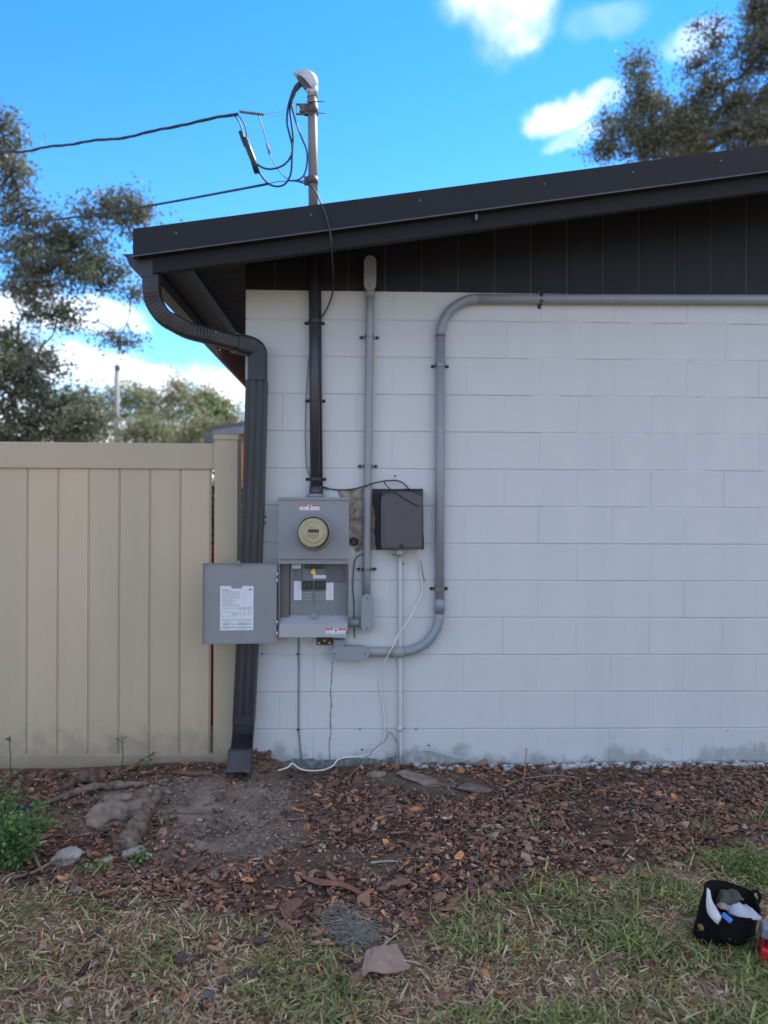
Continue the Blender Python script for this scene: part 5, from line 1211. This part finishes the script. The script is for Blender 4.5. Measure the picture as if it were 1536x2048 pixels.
# weeds
def weed(name, c, label, h, nst, leaf, spread, cols, cat='weed', per=26, seed=1, flower=False):
    random.seed(seed); t = thing(name, c, label, cat); st = MB(); pos = []
    for k in range(nst):
        a = random.uniform(0, 6.28); r_ = random.uniform(.2, 1) * spread; hh = h * random.uniform(.5, 1)
        b = c + Vector((random.uniform(-.3, .3) * spread, random.uniform(-.3, .3) * spread, 0)); e = c + Vector((math.cos(a) * r_, math.sin(a) * r_, hh)); m_ = b.lerp(e, .5) + Vector((0, 0, .2 * hh))
        sp_ = smooth([b, m_, e], 5); st.tube(sp_, .0018, 5)
        for i in range(per): q = sp_[random.randint(2, len(sp_) - 1)]; pos.append(q + Vector((random.gauss(0, .022), random.gauss(0, .022), random.gauss(0, .018))))
    st.build('stem', mat('weed_stem', (.10, .13, .05), .7, .2, 20), t)
    n = len(pos); pos = np.array([tuple(p) for p in pos]); rm = rotmats(RS.uniform(0, 6.28, n), RS.normal(0, .6, n), RS.normal(0, .6, n)); cc = np.array(cols)[RS.choice(len(cols), n)] * RS.uniform(.7, 1.3, (n, 1))
    o = scatter('foliage', LEAFQ, [(0, 1, 2, 3)], pos, rm, leaf * RS.uniform(.6, 1.3, (n, 1)) * np.array([[1, 1.5, 1]]), cc, M_LEAF); o.parent = t; o.matrix_parent_inverse = Matrix.Translation(c).inverted(); tag(o, kind='stuff')
    return t
WG = [(.10, .24, .05), (.14, .29, .07), (.07, .18, .055), (.20, .30, .07)]
weed('leafy_weed', G(15, 1735), 'bushy bright green weed at the left edge in front of the fence', .26, 34, .021, .19, WG, per=46, seed=4)
weed('leafy_weed', G(8, 1650), 'taller yellowish green weed close behind the bushy one', .22, 16, .018, .13, [(.15, .20, .05), (.10, .17, .05), (.2, .2, .08)], per=30, seed=5)
weed('seedling', G(278, 1722), 'small green seedling by the whitish rock', .04, 5, .018, .03, WG, per=14, seed=6)
weed('seedling', G(190, 1748), 'low green seedling below the angular rock', .03, 8, .014, .07, WG, per=14, seed=7)
weed('seedling', G(290, 1540), 'tiny weed sprouting at the fence bottom rail', .06, 4, .018, .04, WG, per=10, seed=8)
weed('ground_cover', G(1500, 1740), 'yellow green clover patch behind the tool bag', .03, 40, .014, .19, [(.20, .28, .05), (.14, .22, .05), (.25, .28, .08)], per=30, seed=9)
def tall_weed(px, pyb, pyt, lab, leaves):
    b = G(px, pyb); e = P(px, pyt, b.y); t = thing('tall_weed', b, lab, 'weed'); MB().tube(smooth([b, b.lerp(e, .5) + Vector((.008, 0, 0)), e]), [.003] * 12 + [.0015], 6).build('stem', mat('weed_stem', (0, 0, 0)), t)
    for dx, dz, s_ in leaves:
        c = e + Vector((0, 0, -.01)); q = c + Vector((dx, -.01, dz)); d = (q - c); nrm = Vector((-d.z, 0, d.x)).normalized() * s_
        MB().add([c, c + d * .5 + nrm, q, c + d * .5 - nrm], [(0, 1, 2, 3)]).build('leaf', mat('sprout_leaf', (.10, .15, .05), .6, .2, 20), t)
tall_weed(243, 1535, 1478, 'single thin green sprout standing before the fence', [(.035, .03, .005), (-.035, .02, .005), (-.04, -.015, .003), (.03, -.012, .003), (.005, .045, .004)])
tall_weed(18, 1560, 1478, 'thin dry seed stalk standing at the far left of the fence', [(.01, .03, .008), (-.015, .02, .007), (.02, .005, .006)])
def tuft(px, py, lab, n=22, h=.07):
    c = G(px, py); pos = np.tile(np.array(c), (n, 1)) + RS.normal(0, .012, (n, 3)) * [1, 1, 0]
    t = np.array([0, .35, .7, 1.0]); wd = [.7, 1, .8, .12]; bend = RS.uniform(.2, .9, n); tv = np.zeros((n, 8, 3))
    for i, u in enumerate(t):
        for s_ in (0, 1): tv[:, 2 * i + s_, 0] = (-1 if s_ == 0 else 1) * wd[i] * .5; tv[:, 2 * i + s_, 1] = np.sin(u * bend) / bend; tv[:, 2 * i + s_, 2] = -(1 - np.cos(u * bend)) / bend
    L_ = h * RS.uniform(.5, 1.3, n); o = scatter('grass_tuft', tv, [(0, 1, 3, 2), (2, 3, 5, 4), (4, 5, 7, 6)], pos, rotmats(RS.uniform(0, 6.28, n), RS.uniform(.5, 1.3, n), RS.normal(0, .2, n)), np.stack([np.full(n, .0042), L_, L_], -1), np.array([q[:3] for q in GRN])[RS.choice(4, n)] * 1.25, M_BLADE, True)
    tag(o, lab, 'grass', 'grass tufts in the mulch')
for a_ in ((1408, 1672, 'upright green grass tuft in the mulch above the bag', 26, .10), (1072, 1662, 'spiky thin grass tuft left of the cream pebble', 16, .09), (1120, 1702, 'single wispy grass tuft low in the mulch below the cream pebble', 6, .06), (1505, 1650, 'wide arching grass tuft at the right frame edge', 30, .12), (1385, 1702, 'small tuft at the foot of the upright one', 14, .06), (950, 1612, 'tiny tuft in the mulch near the low slab', 8, .04), (1045, 1608, 'tiny tuft beside the curved twig', 10, .04), (765, 1765, 'pale tuft above the long bark strip', 14, .04), (1280, 1680, 'small pale tuft right of the cream pebble', 8, .05), (970, 1765, 'green tuft where mulch meets lawn, centre right', 24, .06)): tuft(*a_)

# ------------------------------------------------------------------ tool bag
bc = G(1445, 1885); bz = H(bc.x, bc.y)
bag = thing('tool_bag', (bc.x, bc.y, bz), 'small open black canvas tool bag with a white trimmed flap, on the grass', 'bag')
Yb = bc.y
def bp(px, py, dy): return P(px, py, Yb + dy)
# rim: control points seen in the photograph, near side lower and closer
rim_c = [bp(1413, 1766, .03), bp(1440, 1762, .07), bp(1475, 1772, .10), bp(1500, 1783, .11), bp(1512, 1800, .09), bp(1520, 1828, .03), bp(1505, 1838, -.03), bp(1470, 1834, -.06), bp(1440, 1826, -.07), bp(1425, 1810, -.05), bp(1411, 1785, -.01)]
bb_ = G(1431, 1882)
base_c = [bb_ + Vector((.073 * math.cos(a), .02 + .052 * math.sin(a), 0)) for a in [R(q) for q in (180, 140, 100, 65, 35, 0, -35, -70, -100, -135, -160)]]
for v in base_c: v.z = bz - .01
def closed(l):
    m = len(l); return smooth([l[-1]] + l + [l[0], l[1]], 4)[4:4 + 4 * m]
rim = closed(rim_c); bas = closed(base_c); n = len(rim); rings = []
for i in range(8):
    t = i / 7; ring = []
    for k in range(n):
        p = bas[k].lerp(rim[k], t); cen = Vector((bc.x - .015, bc.y + .02, p.z)); out = (p - cen); out.z = 0
        p = p + out.normalized() * (.009 * math.sin(math.pi * min(1, t * 1.1)) + .010 * mnoise.noise(p * 13) * math.sin(math.pi * min(1, t + .1))); ring.append(p)
    rings.append(ring)
for i in range(6):
    t = i / 5; rings.append([rings[7][k].lerp(Vector((bc.x + .01, bc.y + .02, rings[7][k].z)), .05 + .12 * t) - Vector((0, 0, .10 * t)) for k in range(n)])
vs = [v for r_ in rings for v in r_]
MB().add(vs, [(i * n + k, i * n + (k + 1) % n, (i + 1) * n + (k + 1) % n, (i + 1) * n + k) for i in range(len(rings) - 1) for k in range(n)] + [tuple(reversed(range(n))), tuple(len(vs) - n + k for k in range(n))], True).build('body', M_BAG, bag)
# white trimmed folded flap on the left rim
fo = [bp(1412, 1772, .0), bp(1409, 1800, -.03), bp(1412, 1822, -.06), bp(1426, 1840, -.085), bp(1433, 1845, -.09)]; fi = [bp(1417, 1777, .0), bp(1421, 1797, -.035), bp(1430, 1813, -.065), bp(1438, 1829, -.09), bp(1438, 1836, -.093)]
fo = [q + Vector((0, -.012, 0)) for q in smooth(fo, 4)]; fi = [q + Vector((0, -.012, .0)) for q in smooth(fi, 4)]; k_ = len(fo)
o = MB().add(fo + fi, [(i, i + 1, k_ + i + 1, k_ + i) for i in range(k_ - 1)], True).build('flap_trim', M_TRIM, bag); md = o.modifiers.new('s', 'SOLIDIFY'); md.thickness = .004
wire('rim_binding', rim + [rim[0]], .0035, M_BAG, bag, sm=1)
wire('handle', [bp(1502, 1786, .10), bp(1512, 1782, .10), bp(1519, 1790, .09), bp(1518, 1802, .08), bp(1508, 1808, .08)], .006, M_BAG, bag)
q0, q1 = bp(1444, 1827, -.085), bp(1463, 1843, -.10); d = q1 - q0; sd2 = Vector((d.z, 0, -d.x)).normalized() * .0085
o = MB().add([q0 + sd2, q1 + sd2, q1 - sd2, q0 - sd2], [(0, 1, 2, 3)]).build('blue_clip', M_BLUE, None, label='small blue plastic clip hooked on the front rim of the black bag', cat='clip'); md = o.modifiers.new('s', 'SOLIDIFY'); md.thickness = .008; md = o.modifiers.new('b', 'BEVEL'); md.width = .003; md.segments = 3
pq = bp(1399, 1851, -.06); MB().box(pq - Vector((.006, .02, .005)), pq + Vector((.006, .0, .005))).build('patch', mat('ochre_patch', (.18, .11, .03), .7, .1, 20), bag)
# contents
def cloth(name, c, rx, ry, m, label, cat, seed, amp=.02, tilt=.0):
    vs = []; nr, na = 12, 36
    for i in range(nr + 1):
        for k in range(na):
            a = 2 * math.pi * k / na; r_ = i / nr * (1 + .16 * mnoise.noise(Vector((math.cos(a) * 2, math.sin(a) * 2, seed)))); x_, y_ = r_ * math.cos(a) * rx, r_ * math.sin(a) * ry
            z = amp * (1 - (i / nr) ** 2) + amp * .9 * mnoise.noise(Vector((x_ * 28, y_ * 28, seed))) + amp * .5 * abs(mnoise.noise(Vector((x_ * 60 + seed, y_ * 60, 1)))); vs.append(c + Vector((x_, y_, z + x_ * tilt)))
    o = MB().add(vs, [(i * na + k, i * na + (k + 1) % na, (i + 1) * na + (k + 1) % na, (i + 1) * na + k) for i in range(nr) for k in range(na)], True).build(name, m, None, label=label, cat=cat); md = o.modifiers.new('s', 'SOLIDIFY'); md.thickness = .002; return o
cloth('rag', bp(1484, 1826, .01), .066, .048, M_CLOTH, 'crumpled pale grey rag stuffed in the open black bag', 'rag', 1, .026, -.15)
cloth('glove', bp(1458, 1800, .045), .052, .035, mat('olive_cloth', (.06, .065, .055), .9, .2, 20), 'dark olive glove tucked behind the pale rag in the bag', 'glove', 5, .028)
cloth('paper_scrap', bp(1448, 1815, .01), .028, .02, mat('tan_paper', (.32, .22, .18), .8, .2, 20), 'tan paper scrap beside the pale rag in the bag', 'paper', 9, .012)
# red tools at the frame edge
rt = thing('tool_case', G(1545, 1905), 'red and navy tool battery case lying at the right frame edge beside the bag', 'tool case')
c = G(1577, 1926); mm_ = Matrix.Translation((c.x, c.y, H(c.x, c.y) + .035)) @ Matrix.Rotation(R(-25), 4, 'Z') @ Matrix.Rotation(R(8), 4, 'Y')
MB().box((-.085, -.05, -.035), (.10, .05, .01), mm_).build('body', M_REDP, rt, bevel=.008)
MB().box((-.07, -.052, .012), (.09, .04, .03), mm_).build('lid', M_NAVY, rt, bevel=.005)
MB().box((-.09, -.035, .032), (.0, .03, .07), mm_).build('battery', mat('grey_battery', (.16, .17, .22), .4, .1, 20), rt, bevel=.006)
MB().box((-.07, -.037, .040), (.0, -.0352, .062), mm_).build('red_label', mat('pink_red', (.6, .06, .10), .4, .1, 20), rt)
MB().box((-.06, -.060, -.032), (.02, -.052, -.012), mm_).build('latch', M_BLUE, rt, bevel=.003)
# dark blue cap in the weed
p = gz(52, 1632, .03); MB().lathe([(.018, 0), (.02, .012), (.014, .02)], p, (0, -.6, .8), 14).build('bottle_cap', mat('dark_blue', (.01, .02, .12), .4, .1, 20), None, label='dark blue plastic cap lying among the weeds at left', cat='cap')
# camera path helper keeps everything static; no animation
